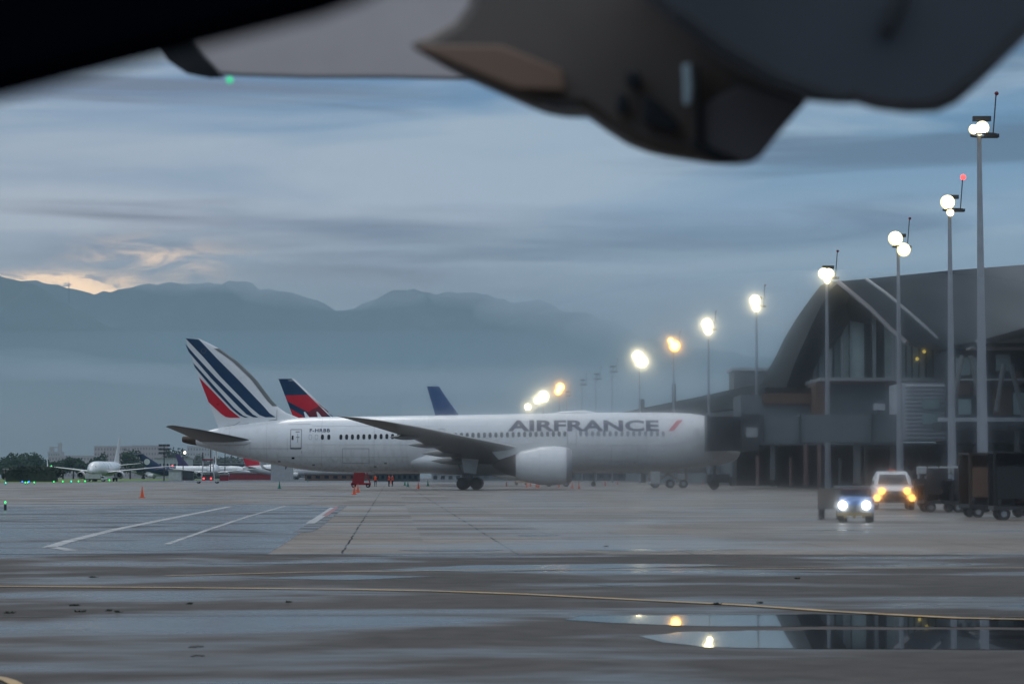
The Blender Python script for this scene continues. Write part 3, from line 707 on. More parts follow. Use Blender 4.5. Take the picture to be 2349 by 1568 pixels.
# standing water
def wat():
    m = bpy.data.materials.new('standing_water'); t, N, L = nt(m)
    out = N.new('ShaderNodeOutputMaterial'); b = N.new('ShaderNodeBsdfPrincipled'); L.new(b.outputs[0], out.inputs[0])
    b.inputs['Base Color'].default_value = (.016, .018, .022, 1); b.inputs['Roughness'].default_value = .012; b.inputs['IOR'].default_value = 1.4
    return m
m_wa = wat()
m_wf = m_wa.copy(); m_wf.name = 'thin_water_film'; m_wf.node_tree.nodes['Principled BSDF'].inputs['Roughness'].default_value = .2
def puddle(pts, wob=.6, z=.0045, name='puddle', m=None):
    q = []
    n = len(pts)
    for i in range(n):
        a_, b_ = Vector(pts[i]), Vector(pts[(i+1) % n])
        k = max(2, int((b_ - a_).length / 28))
        for j in range(k):
            p = a_.lerp(b_, j / k)
            nv = noise.noise(Vector((p.x * .013, p.y * .2, 6.0)))
            n2_ = noise.noise(Vector((p.x * .05, p.y * .6, 2.0))); q.append((p.x + nv * 26 + n2_ * 14, p.y + (nv + .5 * n2_) * wob * (3 if p.y > 1400 else 1.2)))
    return sheet(name, g2(q), z if min(p[1] for p in q) > 1275 else .0085, m or m_wa)
puddle([(1335, 1413), (1600, 1409), (1900, 1408.5), (2150, 1412), (2500, 1419), (2500, 1438), (2349, 1438), (1900, 1436), (1650, 1436.5), (1500, 1432), (1400, 1428), (1290, 1421)], .5)
puddle([(1700, 1447), (1560, 1450), (1470, 1459), (1530, 1474), (1620, 1484), (1850, 1488), (2120, 1488), (2500, 1492), (2500, 1445), (2200, 1443.5), (1900, 1444)], .5)
for q in ([(860, 1307), (1100, 1296), (1500, 1292), (1700, 1296), (1400, 1303), (1100, 1312)],
          [(560, 1326), (800, 1318), (1000, 1322), (820, 1330)], [(420, 1291), (700, 1288), (760, 1291), (520, 1294)], [(1190, 1226), (1270, 1225), (1300, 1228), (1200, 1229)],
          [(1820, 1216), (1900, 1214.5), (1990, 1216), (1900, 1217.5)],
          [(900, 1262), (1050, 1259.5), (1180, 1262), (1040, 1265)], [(1340, 1262), (1480, 1258), (1700, 1261), (1500, 1265)], [(180, 1258), (420, 1254), (560, 1257), (330, 1264)], [(1350, 1340), (1420, 1338), (1460, 1341), (1390, 1343)]):
    puddle(q, m=m_wf)
# little weeds and dark stones on the seams
for px, py, w in ((172, 1393, 9), (182, 1407, 14), (250, 1405, 8), (270, 1408, 10), (215, 1327, 9), (434, 1389, 5), (20, 1410, 14), (660, 1385, 4), (1643, 1389, 7), (1390, 1255, 4), (1745, 1387, 6), (1830, 1330, 4)):
    c = G(px, py); mb = MB(M['hedge']); s_ = c.y / FPX * .6
    for k in range(22):
        a_ = random.uniform(0, 6.28); r_ = abs(random.gauss(0, w * s_ * .8)); h = random.uniform(.01, .03)
        b_ = Vector((r_ * math.cos(a_) * 1.6, r_ * math.sin(a_), .02)); d = Vector((random.uniform(-.05, .05), random.uniform(-.03, .03), h))
        mb.face([b_ + Vector((-.012, 0, 0)), b_ + Vector((.012, 0, 0)), b_ + d])
    tag(mb.build('weed_tuft', loc=c, smooth=False, recalc=False), 'small dark weed tuft in the pavement seam', 'weed', 'weed tufts growing in the pavement seams')
for k in range(2):
    mb = MB(M['fg_vent']); c = G(455 - k * 8, 1481 + k * 21, .005)
    for j in range(7): mb.ball((random.uniform(-.08, .08), random.uniform(-.10, .10), .001), (.022, .05, .004), n=8)
    tag(mb.build('tar_blob', loc=c), ('upper' if k == 0 else 'lower') + ' of two dark blobs lying in the shallow water at lower left', 'debris')

# ================================================================== far left: hills, buildings, trees
def ridge(name, prof, Yr, depth, m, seed, foot=0.0, nx=420, ny=30, rough=.06):
    mb = MB(m); pts = [((px - CX) / FPX * Yr, (YH - py) / FPX * Yr + HC) for px, py in prof]
    x0, x1 = pts[0][0], pts[-1][0]; rows = []
    for j in range(ny + 1):
        t = j / ny; row = []
        for i in range(nx + 1):
            x = x0 + (x1 - x0) * i / nx; h = interp(pts, x)[0]
            y = Yr - depth * (1 - t) if t <= .62 else Yr + depth * (t - .62)
            tt = min(t / .62, 1)
            y = Yr - depth * (1 - tt) if t <= .62 else Yr + depth * (t - .62) * 1.2
            prf = tt ** 1.35 if t <= .62 else 1 - ((t - .62) / .38) ** 1.5 * .9
            nz = noise.fractal(Vector((x * .0016, y * .0016, seed)), 1.0, 2.0, 6)
            nz2 = noise.fractal(Vector((x * .012, y * .012, seed + 9)), 1.0, 2.0, 5)
            z = h * prf * (1 + nz * .35 * (1 - abs(prf) ** 3)) + nz2 * h * rough * prf - (1 - tt) * 2
            row.append((x, y, max(z, -3)))
        rows.append(row)
    mb.loft([[Vector(p) for p in r] for r in rows], caps=False, closed=False)
    o = mb.build(name, ang=180); o['kind'] = 'structure'; return o
m_hill = mat('forested_hill', (.035, .05, .04), .95, var=.45, scale=.02)
ridge('mountain', [(-2600, 640), (-1500, 600), (-700, 640), (-300, 600), (0, 640), (150, 668), (195, 673), (240, 672), (300, 660), (360, 651), (420, 660), (470, 650), (520, 641), (560, 650), (610, 671), (660, 674), (740, 697), (830, 702), (900, 676), (960, 668), (1010, 664), (1060, 661), (1120, 670), (1180, 684), (1260, 702), (1400, 735), (1600, 790), (1900, 840), (2400, 830), (3200, 760), (4600, 720)], 6000, 2200, m_hill, 1.3)
ridge('mountain', [(-2200, 560), (-900, 560), (-400, 600), (-100, 615), (0, 628), (30, 645), (80, 652), (120, 672), (160, 704), (200, 724), (260, 742), (330, 760), (420, 800), (560, 850), (800, 910), (1100, 960), (1600, 1010)], 4300, 1500, m_hill, 4.1)
tw = MB(M['dgrey']); c = P(158, 668, 5900); tw.tube((0, 0, -30), (0, 0, 24), 1.6, .8); tag(tw.build('radio_mast', loc=c), 'tiny radio mast on the far mountain ridge', 'mast')

def leafy(name, parent, c, r, n, m, seed, sz):
    rnd = random.Random(seed); mb = MB(m)
    lumps = []
    for k in range(9):
        a = rnd.uniform(0, 6.28); u = rnd.uniform(-.6, .8); q = math.sqrt(max(1 - u*u, 0))
        lumps.append((Vector((c[0] + r[0]*.55*q*math.cos(a), c[1] + r[1]*.55*q*math.sin(a), c[2] + r[2]*.6*u)), rnd.uniform(.38, .6)))
    for k in range(n):
        lc, lr = rnd.choice(lumps); d = Vector((rnd.gauss(0, 1), rnd.gauss(0, 1), rnd.gauss(0, 1))).normalized() * lr * rnd.uniform(.55, 1.08)
        p = lc + Vector((d.x * r[0], d.y * r[1], d.z * r[2])); s = sz * rnd.uniform(.6, 1.4)
        a = Vector((rnd.gauss(0, 1), rnd.gauss(0, 1), rnd.gauss(0, 1))).normalized(); b = a.orthogonal().normalized()
        mb.face([p - a*s - b*s*.6, p + a*s - b*s*.6, p + a*s + b*s*.6, p - a*s + b*s*.6])
    return mb.build(name, parent, smooth=False, recalc=False)
def tree(px, ytop, Y, wpx, label, seed, group='trees in front of the apartment blocks'):
    s = SY(Y); h = (YH - ytop) / s + HC; w = wpx / s / 2
    t = thing('broadleaf_tree', label, 'tree', ((px - CX) / s, Y, 0), 0, group)
    k = MB(M['bark']); k.tube((0, 0, 0), (0, 0, h*.45), .45, .3)
    for a in (0.3, 2.2, 4.4): k.tube((0, 0, h*.3), (math.cos(a)*w*.5, math.sin(a)*w*.5, h*.62), .22, .1, n=6)
    k.build('trunk', t)
    leafy('crown', t, (0, 0, h*.60), (w, w, h*.42), 900, M['leaf'], seed, max(.45, w*.07))
for i, (px, yt, Y, w, lb) in enumerate((( 8, 1044, 1250, 70, 'rounded dark tree at the left edge'), (38, 1040, 1240, 70, 'dark tree just left of the twin tree tops'), (70, 1037, 1260, 60, 'taller dark tree left of the apartment tower'), (92, 1040, 1230, 56, 'dark tree beside the wingtip of the parked airliner'),
     (118, 1058, 1150, 44, 'low tree below the apartment tower'), (146, 1053, 1180, 42, 'pointed small tree behind the airliner wing'), (170, 1045, 1160, 50, 'dome shaped tree left of the white fuselage'), (195, 1058, 1150, 40, 'low tree behind the left engine'),
     (228, 1032, 1300, 44, 'tall narrow tree behind the white airliner nose'), (300, 1032, 1200, 64, 'large round tree right of the white airliner tail'), (330, 1056, 1180, 44, 'low tree behind the navy freighter tail'),
     (404, 1020, 1350, 56, 'tall round tree above the navy freighter, under the tail cone'), (448, 1040, 1400, 66, 'broad tree right of the yellow lamp'), (520, 1046, 1400, 80, 'dark tree line clump beneath the big tail'), (20, 1066, 1100, 60, 'low bushy tree at far left above the hedge'))):
    tree(px, yt, Y, w, lb, 50 + i)
def hedge():
    Y = 640; s = SY(Y); t = thing('hedge', 'dark clipped hedge block beside the taxiway at far left', 'hedge', ((75 - CX)/s, Y, 0))
    leafy('foliage', t, (0, 0, 2.0), (8.0, 1.6, 2.3), 2600, M['hedge'], 5, .3)
    b = MB(M['hedge']); b.box((0, 0, 1.5), (13.5, 2.2, 3.0), taper=.94); b.build('core', t)
hedge()
def block(px0, px1, yt, Y, m, label, wins=(0, 0), name='apartment_block', depth=16, extra=None, cat='building'):
    s = SY(Y); h = (YH - yt)/s + HC; w = (px1 - px0)/s
    t = thing(name, label, cat, (((px0+px1)/2 - CX)/s, Y, 0))
    b = MB(m); b.box((0, depth/2, h/2), (w, depth, h)); b.box((0, depth/2, h + .25), (w + .6, depth + .6, .5), M['conc']); b.build('wall', t)
    nx, nz = wins
    for i in range(nx):
        for j in range(nz):
            q = MB(M['window']); q.box((-w/2 + w*(i + .5)/nx, -.04, h*(j + .6)/(nz + .1)), (w/nx*.5, .16, h/nz*.42)); q.build('window', t)
    if extra: extra(t, w, h)
    return t
block(112, 214, 1046, 1650, M['beige'], 'long low brownish apartment block behind the trees', (14, 4))
def tower_top(t, w, h):
    b = MB(M['conc']); b.box((-w*.3, 6, h + 2.2), (w*.3, 6, 4)); b.box((w*.36, 6, h + 3.5), (w*.22, 6, 6.5)); b.box((0, 6, h + 3.6), (w*.9, 1, .8)); b.build('roof_frame', t)
block(111, 139, 1037, 1750, M['conc'], 'grey tower block with open frame on its roof, left', (5, 5), extra=tower_top)
block(217, 300, 1024, 1700, M['pink'], 'pinkish apartment block behind the white airliner', (12, 6))
block(301, 380, 1022.5, 1720, M['pink'], 'pinkish apartment block with flat roof left of the tall round tree', (12, 6))
block(430, 482, 1024, 1760, M['conc'], 'grey apartment block beneath the tail cone', (8, 6))
block(482, 600, 1052, 1500, M['wallg'], 'long grey hangar behind the head-on airliner', (10, 2), name='hangar', depth=30)
block(352, 560, 1064, 1320, M['walld'], 'low dark cargo building behind the freighter', (16, 1), name='cargo_building', depth=30)
block(356, 432, 1052, 1280, M['lgrey'], 'pale flat-roofed shed behind the purple fin', (9, 1), name='shed', depth=20)
block(10, 82, 1077, 900, M['pink'], 'low pinkish brick building behind the hedge at far left', (6, 1), name='brick_building', depth=8)
block(388, 417, 1080, 860, M['gseWhite'], 'white shipping container below the freighter', (0, 0), 'shipping_container', 3, cat='container')
block(417, 444, 1080, 870, M['dgrey'], 'dark shipping container right of the white one', (0, 0), 'shipping_container', 3, cat='container')
block(622, 668, 1063, 830, M['lgrey'], 'pale grey corrugated shed under the big tail', (0, 0), 'shed', 10)
block(505, 525, 1089, 760, M['ered'], 'bright red site barrier beside the head-on airliner', (0, 0), 'site_barrier', 1, cat='barrier')
block(525, 622, 1085, 950, M['ered'], 'long low dark red cargo shed beneath the big tail', (0, 0), 'cargo_shed', 10)
block(860, 960, 1085, 700, M['dgrey'], 'low dark terminal shed seen under the wing', (8, 1), 'pier_shed', 12)
block(990, 1060, 1086, 640, M['lgrey'], 'pale low shed seen under the big wing', (4, 1), 'pier_shed', 12)
block(700, 860, 1087, 800, M['brown'], 'low brownish shed under the belly of the big airliner', (8, 1), 'pier_shed', 12)
block(1060, 1500, 1083, 800, M['wallg'], 'long grey pier seen under the big fuselage', (20, 1), 'pier_building', 12)

# poles on the left
def pole(px, yt, Y, label, head=None, lamp=None):
    s = SY(Y); h = (YH - yt)/s + HC
    t = thing('light_pole', label, 'light pole', ((px - CX)/s, Y, 0), 0, 'light poles by the far stands')
    MB(M['dgrey']).tube((0, 0, 0), (0, 0, h), .22, .14).build('pole', t)
    if head: b = MB(M['dgrey']); [b.box((dx, 0, h - .8 + dz), (1.1, .5, .7)) for dx in (-1.2, 0, 1.2) for dz in (0, 1.2, -1.2)]; b.build('floodlight_frame', t)
    if lamp: MB(lamp).ball((.6, -.3, h), .42).build('lamp', t)
pole(377.5, 1024, 760, 'slim light pole with stacked dark floodlights, left of the tail cone', True)
pole(421, 1037.5, 900, 'pole with a bright yellowish lamp below the tail cone', None, M['lamp'])
pole(484, 1005, 780, 'dark pole in front of the head-on airliner')
pole(517, 1025, 900, 'thin dark pole right of the head-on airliner')

# ================================================================== taxiway edge lights
def edge_light(px, py, m, label):
    c = G(px, py); t = thing('taxiway_light', label, 'taxiway light', c, 0, 'taxiway edge lights at far left')
    k = c.y / 400
    MB(M['dgrey']).tube((0, 0, 0), (0, 0, .25), .06).build('stem', t)
    MB(m).ball((0, 0, .35), (.09 * k + .02, .09 * k + .02, .13 * k + .02), n=8).build('lens', t)
for px, py, m, w in ((12, 1169.5, 'greenl', 'green taxiway light, nearest one at the left edge'), (13, 1111.5, 'cyanl', 'cyan taxiway light at the left edge'), (51, 1108, 'bluel', 'blue taxiway light, left of the blue pair'), (66.5, 1108, 'bluel', 'blue taxiway light, right of the blue pair'),
    (58, 1110.5, 'greenl', 'green taxiway light under the blue pair, left'), (63.5, 1110, 'greenl', 'green taxiway light under the blue pair, right'), (78.5, 1110, 'greenl', 'green taxiway light right of the blue pair'), (123.5, 1108, 'greenl', 'green taxiway light under the airliner wing, leftmost'),
    (144, 1107.5, 'greenl', 'green taxiway light under the airliner wing, second'), (163.5, 1107, 'cyanl', 'cyan taxiway light left of the pushback tug'), (180, 1106.8, 'greenl', 'green taxiway light under the left engine'), (195, 1106.5, 'greenl', 'green taxiway light just left of the pushback tug'), (251, 1103.5, 'greenl', 'green taxiway light right of the pushback tug')):
    edge_light(px, py, M[m], w)

# ================================================================== cones
def make_cone(m, name, white=False):
    t = thing('traffic_cone', 'x', 'traffic cone')
    b = MB(m); b.box((0, 0, .025), (.42, .42, .05)); b.build('base', t)
    c = MB(m); c.lathe([(.05, .165), (.3, .12), (.55, .07), (.95, .025), (.96, .0)], (0, 0, 0), 'Z', n=14); cb = c.build('cone_body', t)
    return t
cone0 = {'o': make_cone(M['orange'], 'o'), 'g': make_cone(M['green'], 'g')}; used = set()
cones = [(326, 1141, 'o', 'tall orange cone standing alone on the left'), (812.5, 1133.5, 'o', 'orange cone in front of the red stairs, lower one'), (821, 1129, 'o', 'orange cone beside the red stairs, upper one'),
    (641, 1120.5, 'g', 'green cone alone below the airliner door'), (706, 1104.5, 'g', 'small green cone left of yellow equipment'), (928.7, 1112.6, 'g', 'green cone nearest the people'), (935.7, 1116, 'g', 'green cone second from the people'),
    (981.5, 1114, 'g', 'green cone left of the main wheels'), (959.4, 1120.5, 'o', 'orange cone between the green cones'), (897, 1108, 'o', 'orange cone behind the pair of people'), (960.5, 1095.3, 'o', 'small far orange cone near the distant wheels'), (936, 1095, 'o', 'small far orange cone right of the people'),
    (986.5, 1097, 'o', 'orange cone at the distant wheels'), (1162, 1114.5, 'o', 'orange cone behind the main wheels'), (1208.6, 1117.5, 'o', 'orange cone under the engine, leftmost'), (1216.7, 1115.5, 'o', 'orange cone under the engine, second from left'),
    (1231, 1117.2, 'o', 'orange cone under the engine, left of a touching pair'), (1235.2, 1118, 'o', 'orange cone under the engine, right of a touching pair'), (1282, 1117, 'o', 'orange cone in front of the dark wheels under the engine'), (1312.5, 1119.6, 'o', 'darker orange cone right of the engine'),
    (1327.7, 1120.8, 'o', 'orange cone farthest right of the engine'), (1388.7, 1114, 'o', 'orange cone below the front fuselage, left'), (1416.7, 1111, 'o', 'orange cone below the front fuselage, right'), (1612, 1110.5, 'o', 'orange cone near the nose wheel')]
for px, py, k, lb in cones:
    t = cone0[k] if k not in used else copy_tree(cone0[k]); used.add(k)
    t.location = G(px, py); s_ = 1.0
    if lb.startswith('tall'): t.scale = (.85, .85, .85)
    t['label'] = lb; t['group'] = 'traffic cones around the big airliner'; t.rotation_euler.z = random.uniform(0, 1.5)

# ================================================================== people
def person(loc, rz, label, vest, arms='down', trousers=None):
    verts, rad, edges = [], [], []
    def add(p, r, par=None):
        verts.append(p); rad.append(r)
        if par is not None: edges.append((par, len(verts) - 1))
        return len(verts) - 1
    pel = add((0, 0, .96), .135); wa = add((0, 0, 1.12), .125, pel); ch = add((0, 0, 1.34), .15, wa); nk = add((0, .01, 1.5), .055, ch)
    hd = add((0, .0, 1.6), .085, nk); ht = add((0, 0, 1.72), .07, hd)
    nz = add((0, -.095, 1.62), .014, hd)
    for sg in (-1, 1):
        h = add((sg*.09, 0, .88), .09, pel); k = add((sg*.11, -.02, .5), .06, h); a = add((sg*.12, .02, .1), .042, k); add((sg*.13, -.14, .045), .035, a)
        s = add((sg*.19, 0, 1.42), .055, ch)
        if arms == 'down': e = add((sg*.25, .03, 1.15), .042, s); w = add((sg*.26, -.04, .9), .03, e); d = Vector((0, -.02, -.08))
        else: e = add((sg*.27, -.05, 1.16), .042, s); w = add((sg*.12, -.26, 1.2), .03, e); d = Vector((-sg*.05, -.05, .02))
        pm_ = add(tuple(Vector(verts[w]) + d), .034, w)
        for f in range(4):
            o_ = Vector((0, (f - 1.5)*.02, 0)); f1 = add(tuple(Vector(verts[pm_]) + d*.6 + o_), .009, pm_); add(tuple(Vector(verts[pm_]) + d*(1.0 - .08*abs(f-1.5)) + o_ + Vector((-sg*.012, 0, 0))), .008, f1)
        th = add(tuple(Vector(verts[pm_]) + Vector((-sg*.02, -.035, 0))), .010, pm_); add(tuple(Vector(verts[pm_]) + Vector((-sg*.025, -.05, 0)) + d*.4), .009, th)
    me = bpy.data.meshes.new('person'); me.from_pydata(verts, edges, []); o = bpy.data.objects.new('tmp', me); COL.objects.link(o)
    sk = o.modifiers.new('s', 'SKIN')
    for i, v in enumerate(me.skin_vertices[0].data): v.radius = (rad[i], rad[i]*.85 if i < 3 else rad[i]); v.use_root = (i == 0)
    sb_ = o.modifiers.new('ss', 'SUBSURF'); sb_.levels = 1; sb_.render_levels = 1
    m2 = bpy.data.meshes.new_from_object(o.evaluated_get(bpy.context.evaluated_depsgraph_get())); bpy.data.objects.remove(o)
    for m in (M['cloth'], M['skin']): m2.materials.append(m)
    for p in m2.polygons:
        p.use_smooth = True; c = p.center
        p.material_index = 1 if c.z > 1.5 or (arms == 'down' and abs(c.x) > .2 and c.z < .93) or (arms != 'down' and c.y < -.22 and .9 < c.z < 1.4) else 0
    t = bpy.data.objects.new('person', m2); COL.objects.link(t); t.location = loc; t.rotation_euler.z = rz
    tag(t, label, 'person')
    v = MB(vest); v.loft([[Vector((math.cos(2*math.pi*k/16)*a_, math.sin(2*math.pi*k/16)*b_, z)) for k in range(16)] for z, a_, b_ in ((.92, .165, .14), (1.1, .16, .135), (1.3, .19, .16), (1.42, .2, .14), (1.48, .11, .09))], caps=False); v.build('vest', t)
    h = MB(M['hair']); h.loft([[Vector((math.cos(2*math.pi*k/12)*r, .01 + math.sin(2*math.pi*k/12)*r*1.1, z)) for k in range(12)] for z, r in ((1.64, .088), (1.69, .094), (1.76, .075), (1.79, .03))]); h.build('hair', t)
    for q, m3 in (('leg_band', M['offwhite']),):
        pass
    return t
person(G(861, 1115.8), R(15), 'person in orange vest standing beside the red stairs', M['hivis'])
person(G(892, 1115.2), R(60), 'person in dark trousers and orange vest, left of the standing pair', M['hivis'], 'fwd')
person(G(900.4, 1115), R(-60), 'person in orange vest facing the other, right of the standing pair', M['hivis'], 'fwd')
person(G(934, 1098), 0, 'person in yellow vest far under the airliner belly', M['hivisy'])
person(G(222, 1104), 0, 'person in yellow vest left of the pushback tug wheels', M['hivisy'])
person(G(238, 1103.6), R(30), 'person in yellow vest right of the pushback tug', M['hivisy'])

# ================================================================== vehicles and ground equipment
def wheel(parent, x, y, r, w=.22, name='wheel'):
    t = MB(M['rubber']); t.lathe([(-w/2, r*.5), (-w/2, r*.88), (-w*.36, r), (w*.36, r), (w/2, r*.88), (w/2, r*.5)], (x, y, r), 'Y', n=18)
    o = t.build(name, parent)
    h = MB(M['lgrey']); h.lathe([(-w*.4, .01), (-w*.4, r*.52), (w*.4, r*.52), (w*.4, .01)], (x, y, r), 'Y', n=12); h.build('rim', o)
    return o
def wheels(parent, xs, hw, r, w=.22):
    for x in xs:
        for sg in (-1, 1): wheel(parent, x, sg*hw, r, w)
def hl(parent, x, y, z, r, m, name='headlight'):
    MB(m).lathe([(-.03, .01), (-.03, r), (.03, r*.95), (.05, .01)], (x, y, z), 'X', n=14).build(name, parent)
# blue tractor with a flat bed behind; local nose +X
c = G(1964, 1197); tg = thing('tow_tractor', 'small blue tow tractor with bright white headlights and a railed bed behind', 'tractor', c, R(-90 - 12))
W = .56
b = MB(M['brightblue']); b.loft([[Vector((x, -y_, z0)), Vector((x, y_, z0)), Vector((x, y_, z1 - .08)), Vector((x, y_*.86, z1)), Vector((x, -y_*.86, z1)), Vector((x, -y_, z1 - .08))] for x, y_, z0, z1 in ((-.75, W, .3, .84), (.15, W, .3, .86), (.55, W*.97, .32, .82), (.72, W*.9, .36, .72))]); b.build('body', tg, bevel=.03)
b = MB(M['mgrey']); b.box((.74, 0, .46), (.06, W*1.5, .22)); b.build('radiator_grille', tg)
b = MB(M['yellow']); b.box((.80, 0, .28), (.10, W*2.0, .10)); [b.box((.84, y_, .22), (.06, .09, .14)) for y_ in (-.3, 0, .3)]; b.build('bumper', tg)
b = MB(M['brightblue']); b.box((-.35, 0, .92), (.5, W*1.9, .06)); b.box((.1, 0, .93), (.03, W*1.8, .22), M['window']); b.build('dash_panel', tg)
b = MB(M['dred']); b.box((-.3, 0, 1.06), (.7, W*1.6, .05)); [b.tube((-.6 if q < 0 else .02, sg*W*.8, .84), (-.6 if q < 0 else .02, sg*W*.8, 1.05), .02) for q in (-1, 1) for sg in (-1, 1)]; b.build('canopy', tg)
wheels(tg, (.45, -.5), .44, .22, .2)
for sg in (-1, 1): hl(tg, .80, sg*.385, .57, .145, M['head'])
# railed trailer hitched behind
c2 = G(1905, 1190); tr = thing('flatbed_trailer', 'railed flat trailer hitched behind the blue tractor', 'trailer', Vector((c2.x, c2.y, 0)) * 1.01, R(-90 - 12))
tr.scale = (.72, .68, .9)
b = MB(M['mgrey']); b.box((0, 0, .45), (2.4, 1.15, .12)); b.build('deck', tr)
b = MB(M['beige'])
for x in (-1.1, -.55, 0, .55, 1.1):
    for sg in (-1, 1): b.box((x, sg*.54, .86), (.08, .05, .72))
b.box((1.15, 0, .85), (.04, 1.05, .7)); b.box((0, .54, 1.2), (2.3, .04, .06)); b.box((0, -.54, 1.2), (2.3, .04, .06)); b.build('side_rails', tr)
wheels(tr, (-.8, .8), .46, .23, .16)
# white pickup / suv with amber lamps
c = G(2047, 1168); sv = thing('service_car', 'white service car with glowing amber headlights behind the blue tractor', 'car', Vector((c.x, c.y, 0)), R(-90 - 6))
def ring_car(x, w, z0, z1, k=.86): return [Vector((x, -w, z0)), Vector((x, -w, z1*.62 + z0*.38)), Vector((x, -w*k, z1)), Vector((x, w*k, z1)), Vector((x, w, z1*.62 + z0*.38)), Vector((x, w, z0))]
b = MB(M['white']); b.loft([ring_car(x, w, z0, z1, k) for x, w, z0, z1, k in ((-3.0, .84, .55, 1.05, .92), (-2.9, .9, .4, 1.1, .94), (-.2, .92, .35, 1.1, .95), (1.0, .92, .35, 1.08, .93), (1.75, .9, .38, 1.0, .9), (1.95, .82, .45, .88, .88))]); b.build('body', sv, bevel=.04)
b = MB(M['white']); b.loft([ring_car(x, w, z0, z1, k) for x, w, z0, z1, k in ((-1.6, .84, 1.08, 1.14, .9), (-1.3, .82, 1.08, 1.66, .84), (-.5, .82, 1.08, 1.74, .82), (.15, .82, 1.08, 1.66, .82), (.85, .84, 1.06, 1.12, .9))]); b.build('cab', sv)
b = MB(M['window']); b.face([(.80, -.68, 1.17), (.80, .68, 1.17), (.24, .58, 1.60), (.24, -.58, 1.60)]); o = b.build('windscreen', sv); o.location.x = .05
b = MB(M['window'])
for sg in (-1, 1): b.face([(-1.1, sg*.85, 1.16), (.55, sg*.85, 1.16), (.1, sg*.78, 1.56), (-.95, sg*.78, 1.56)])
b.build('side_window', sv)
b = MB(M['fg_vent']); b.box((1.93, 0, .68), (.14, 1.05, .34)); b.box((1.95, 0, .42), (.12, 1.5, .16)); b.build('grille', sv)
wheels(sv, (1.15, -2.1), .8, .37, .24)
for sg in (-1, 1): hl(sv, 1.98, sg*.56, .86, .17, M['amber']); hl(sv, 2.02, sg*.78, .55, .16, M['amber'], 'fog_light')
b = MB(M['orange']); b.box((-.3, 0, 1.79), (.14, .34, .08)); b.build('beacon', sv)
# long silver service truck at the right
c = G(2175, 1172); tk = thing('service_truck', 'dark service truck with a row of bright silver panels on top, right edge', 'truck', Vector((c.x, c.y, 0)) * 1.035, R(180 - 8))
b = MB(M['dgrey']); b.box((0, 0, .75), (3.0, 1.9, .3)); b.box((.2, 0, 1.15), (2.6, 1.8, .5), M['walld']); b.build('chassis', tk)
b = MB(M['gseWhite'])
for k in range(4): b.box((1.15 - k*.5, .0, 1.78), (.42, 1.7, .34))
b.box((-1.15, 0, 1.72), (.8, 1.8, .55), M['white']); b.build('load_panels', tk, bevel=.04)
MB(M['lgrey']).box((.55, 0, 1.45), (.9, 1.75, .16)).build('shelf', tk)
for x in (-1.3, -.4, .5, 1.3):
    for sg in (-1, 1): MB(M['lgrey']).tube((x, sg*.8, .9), (x, sg*.8, 1.6), .04).build('post', tk)
wheels(tk, (-1.0, 1.0), .8, .36, .26)
# covered baggage carts, dark with rusty orange panels
def cart(px, py, dy, rz, label, m1, m2, h=2.35, w=2.6):
    c = G(px, py); t = thing('baggage_cart', label, 'baggage cart', Vector((c.x, c.y, 0)) * (1 + dy / c.y), rz, 'dark baggage carts at the right edge')
    b = MB(M['dgrey']); b.box((0, 0, .42), (w, 1.35, .14)); b.build('deck', t)
    b = MB(m1); b.box((0, 0, h), (w, 1.4, .08)); b.box((0, .66, (h + .5)/2), (w, .05, h - .5)); [b.box((x, -.64, (h + .5)/2), (.08, .07, h - .5)) for x in (-w/2 + .05, 0, w/2 - .05)]; b.build('canopy', t)
    b = MB(m2); b.box((-w*.24, -.67, 1.3), (w*.42, .04, 1.1)); b.build('curtain', t)
    b = MB(M['walld']); [b.box((-w*.3 + k*.62, -.1 + .1*(k % 2), .72 + .22*(k % 3)), (.5, .75, .5 + .2*(k % 2)), (M['walld'], M['brown'], M['navy'], M['dred'])[k % 4]) for k in range(4)]
    b.build('baggage_load', t, bevel=.05); 
    wheels(t, (-w*.36, w*.36), .55, .22, .14)
    return t
cart(2290, 1186, 0, R(6), 'dark baggage cart with brown curtain, nearest at the right edge', M['bmetal'], M['brown'])
cart(2360, 1192, 0, R(-3), 'black covered baggage cart cut by the right frame edge', M['walld'], M['walld'])
cart(2230, 1176, 2, R(10), 'low dark baggage cart between the silver truck and brown cart', M['walld'], M['dgrey'], 1.3, 2.3)
cart(2170, 1172, -2, R(4), 'low dark cart in front of the silver panels truck', M['walld'], M['dgrey'], 1.15, 2.2)
# beyond: far vehicles under the aircraft
def boxtruck(name, label, px, py, rz, L, h, m, cab=None, group=None, cat='truck'):
    c = G(px, py); t = thing(name, label, cat, c, rz, group); cab = cab or m
    b = MB(M['dgrey']); b.box((0, 0, .62), (L, 1.7, .22)); b.build('chassis', t)
    b = MB(m); b.box((-L*.12, 0, .75 + (h - .75)/2), (L*.7, 2.1, h - .75)); b.build('cargo_body', t, bevel=.05)
    b = MB(cab); b.loft([[Vector((x, -1, .5)), Vector((x, 1, .5)), Vector((x, .95, z)), Vector((x, -.95, z))] for x, z in ((L*.25, h*.78), (L*.36, h*.78), (L*.45, h*.5), (L*.5, h*.46))]); cb = b.build('cab', t, bevel=.05)
    b = MB(M['window']); b.face([(L*.375, -.8, h*.75), (L*.375, .8, h*.75), (L*.45, .8, h*.53), (L*.45, -.8, h*.53)]); o = b.build('windscreen', cb); o.location.x = .03
    b = MB(M['window']); [b.face([(L*.27, sg*1.005, h*.5), (L*.40, sg*1.005, h*.5), (L*.36, sg*1.0, h*.7), (L*.27, sg*1.0, h*.7)]) for sg in (-1, 1)]; b.build('side_window', cb)
    wheels(t, (-L*.33, L*.34), .85, .42, .26)
    return t
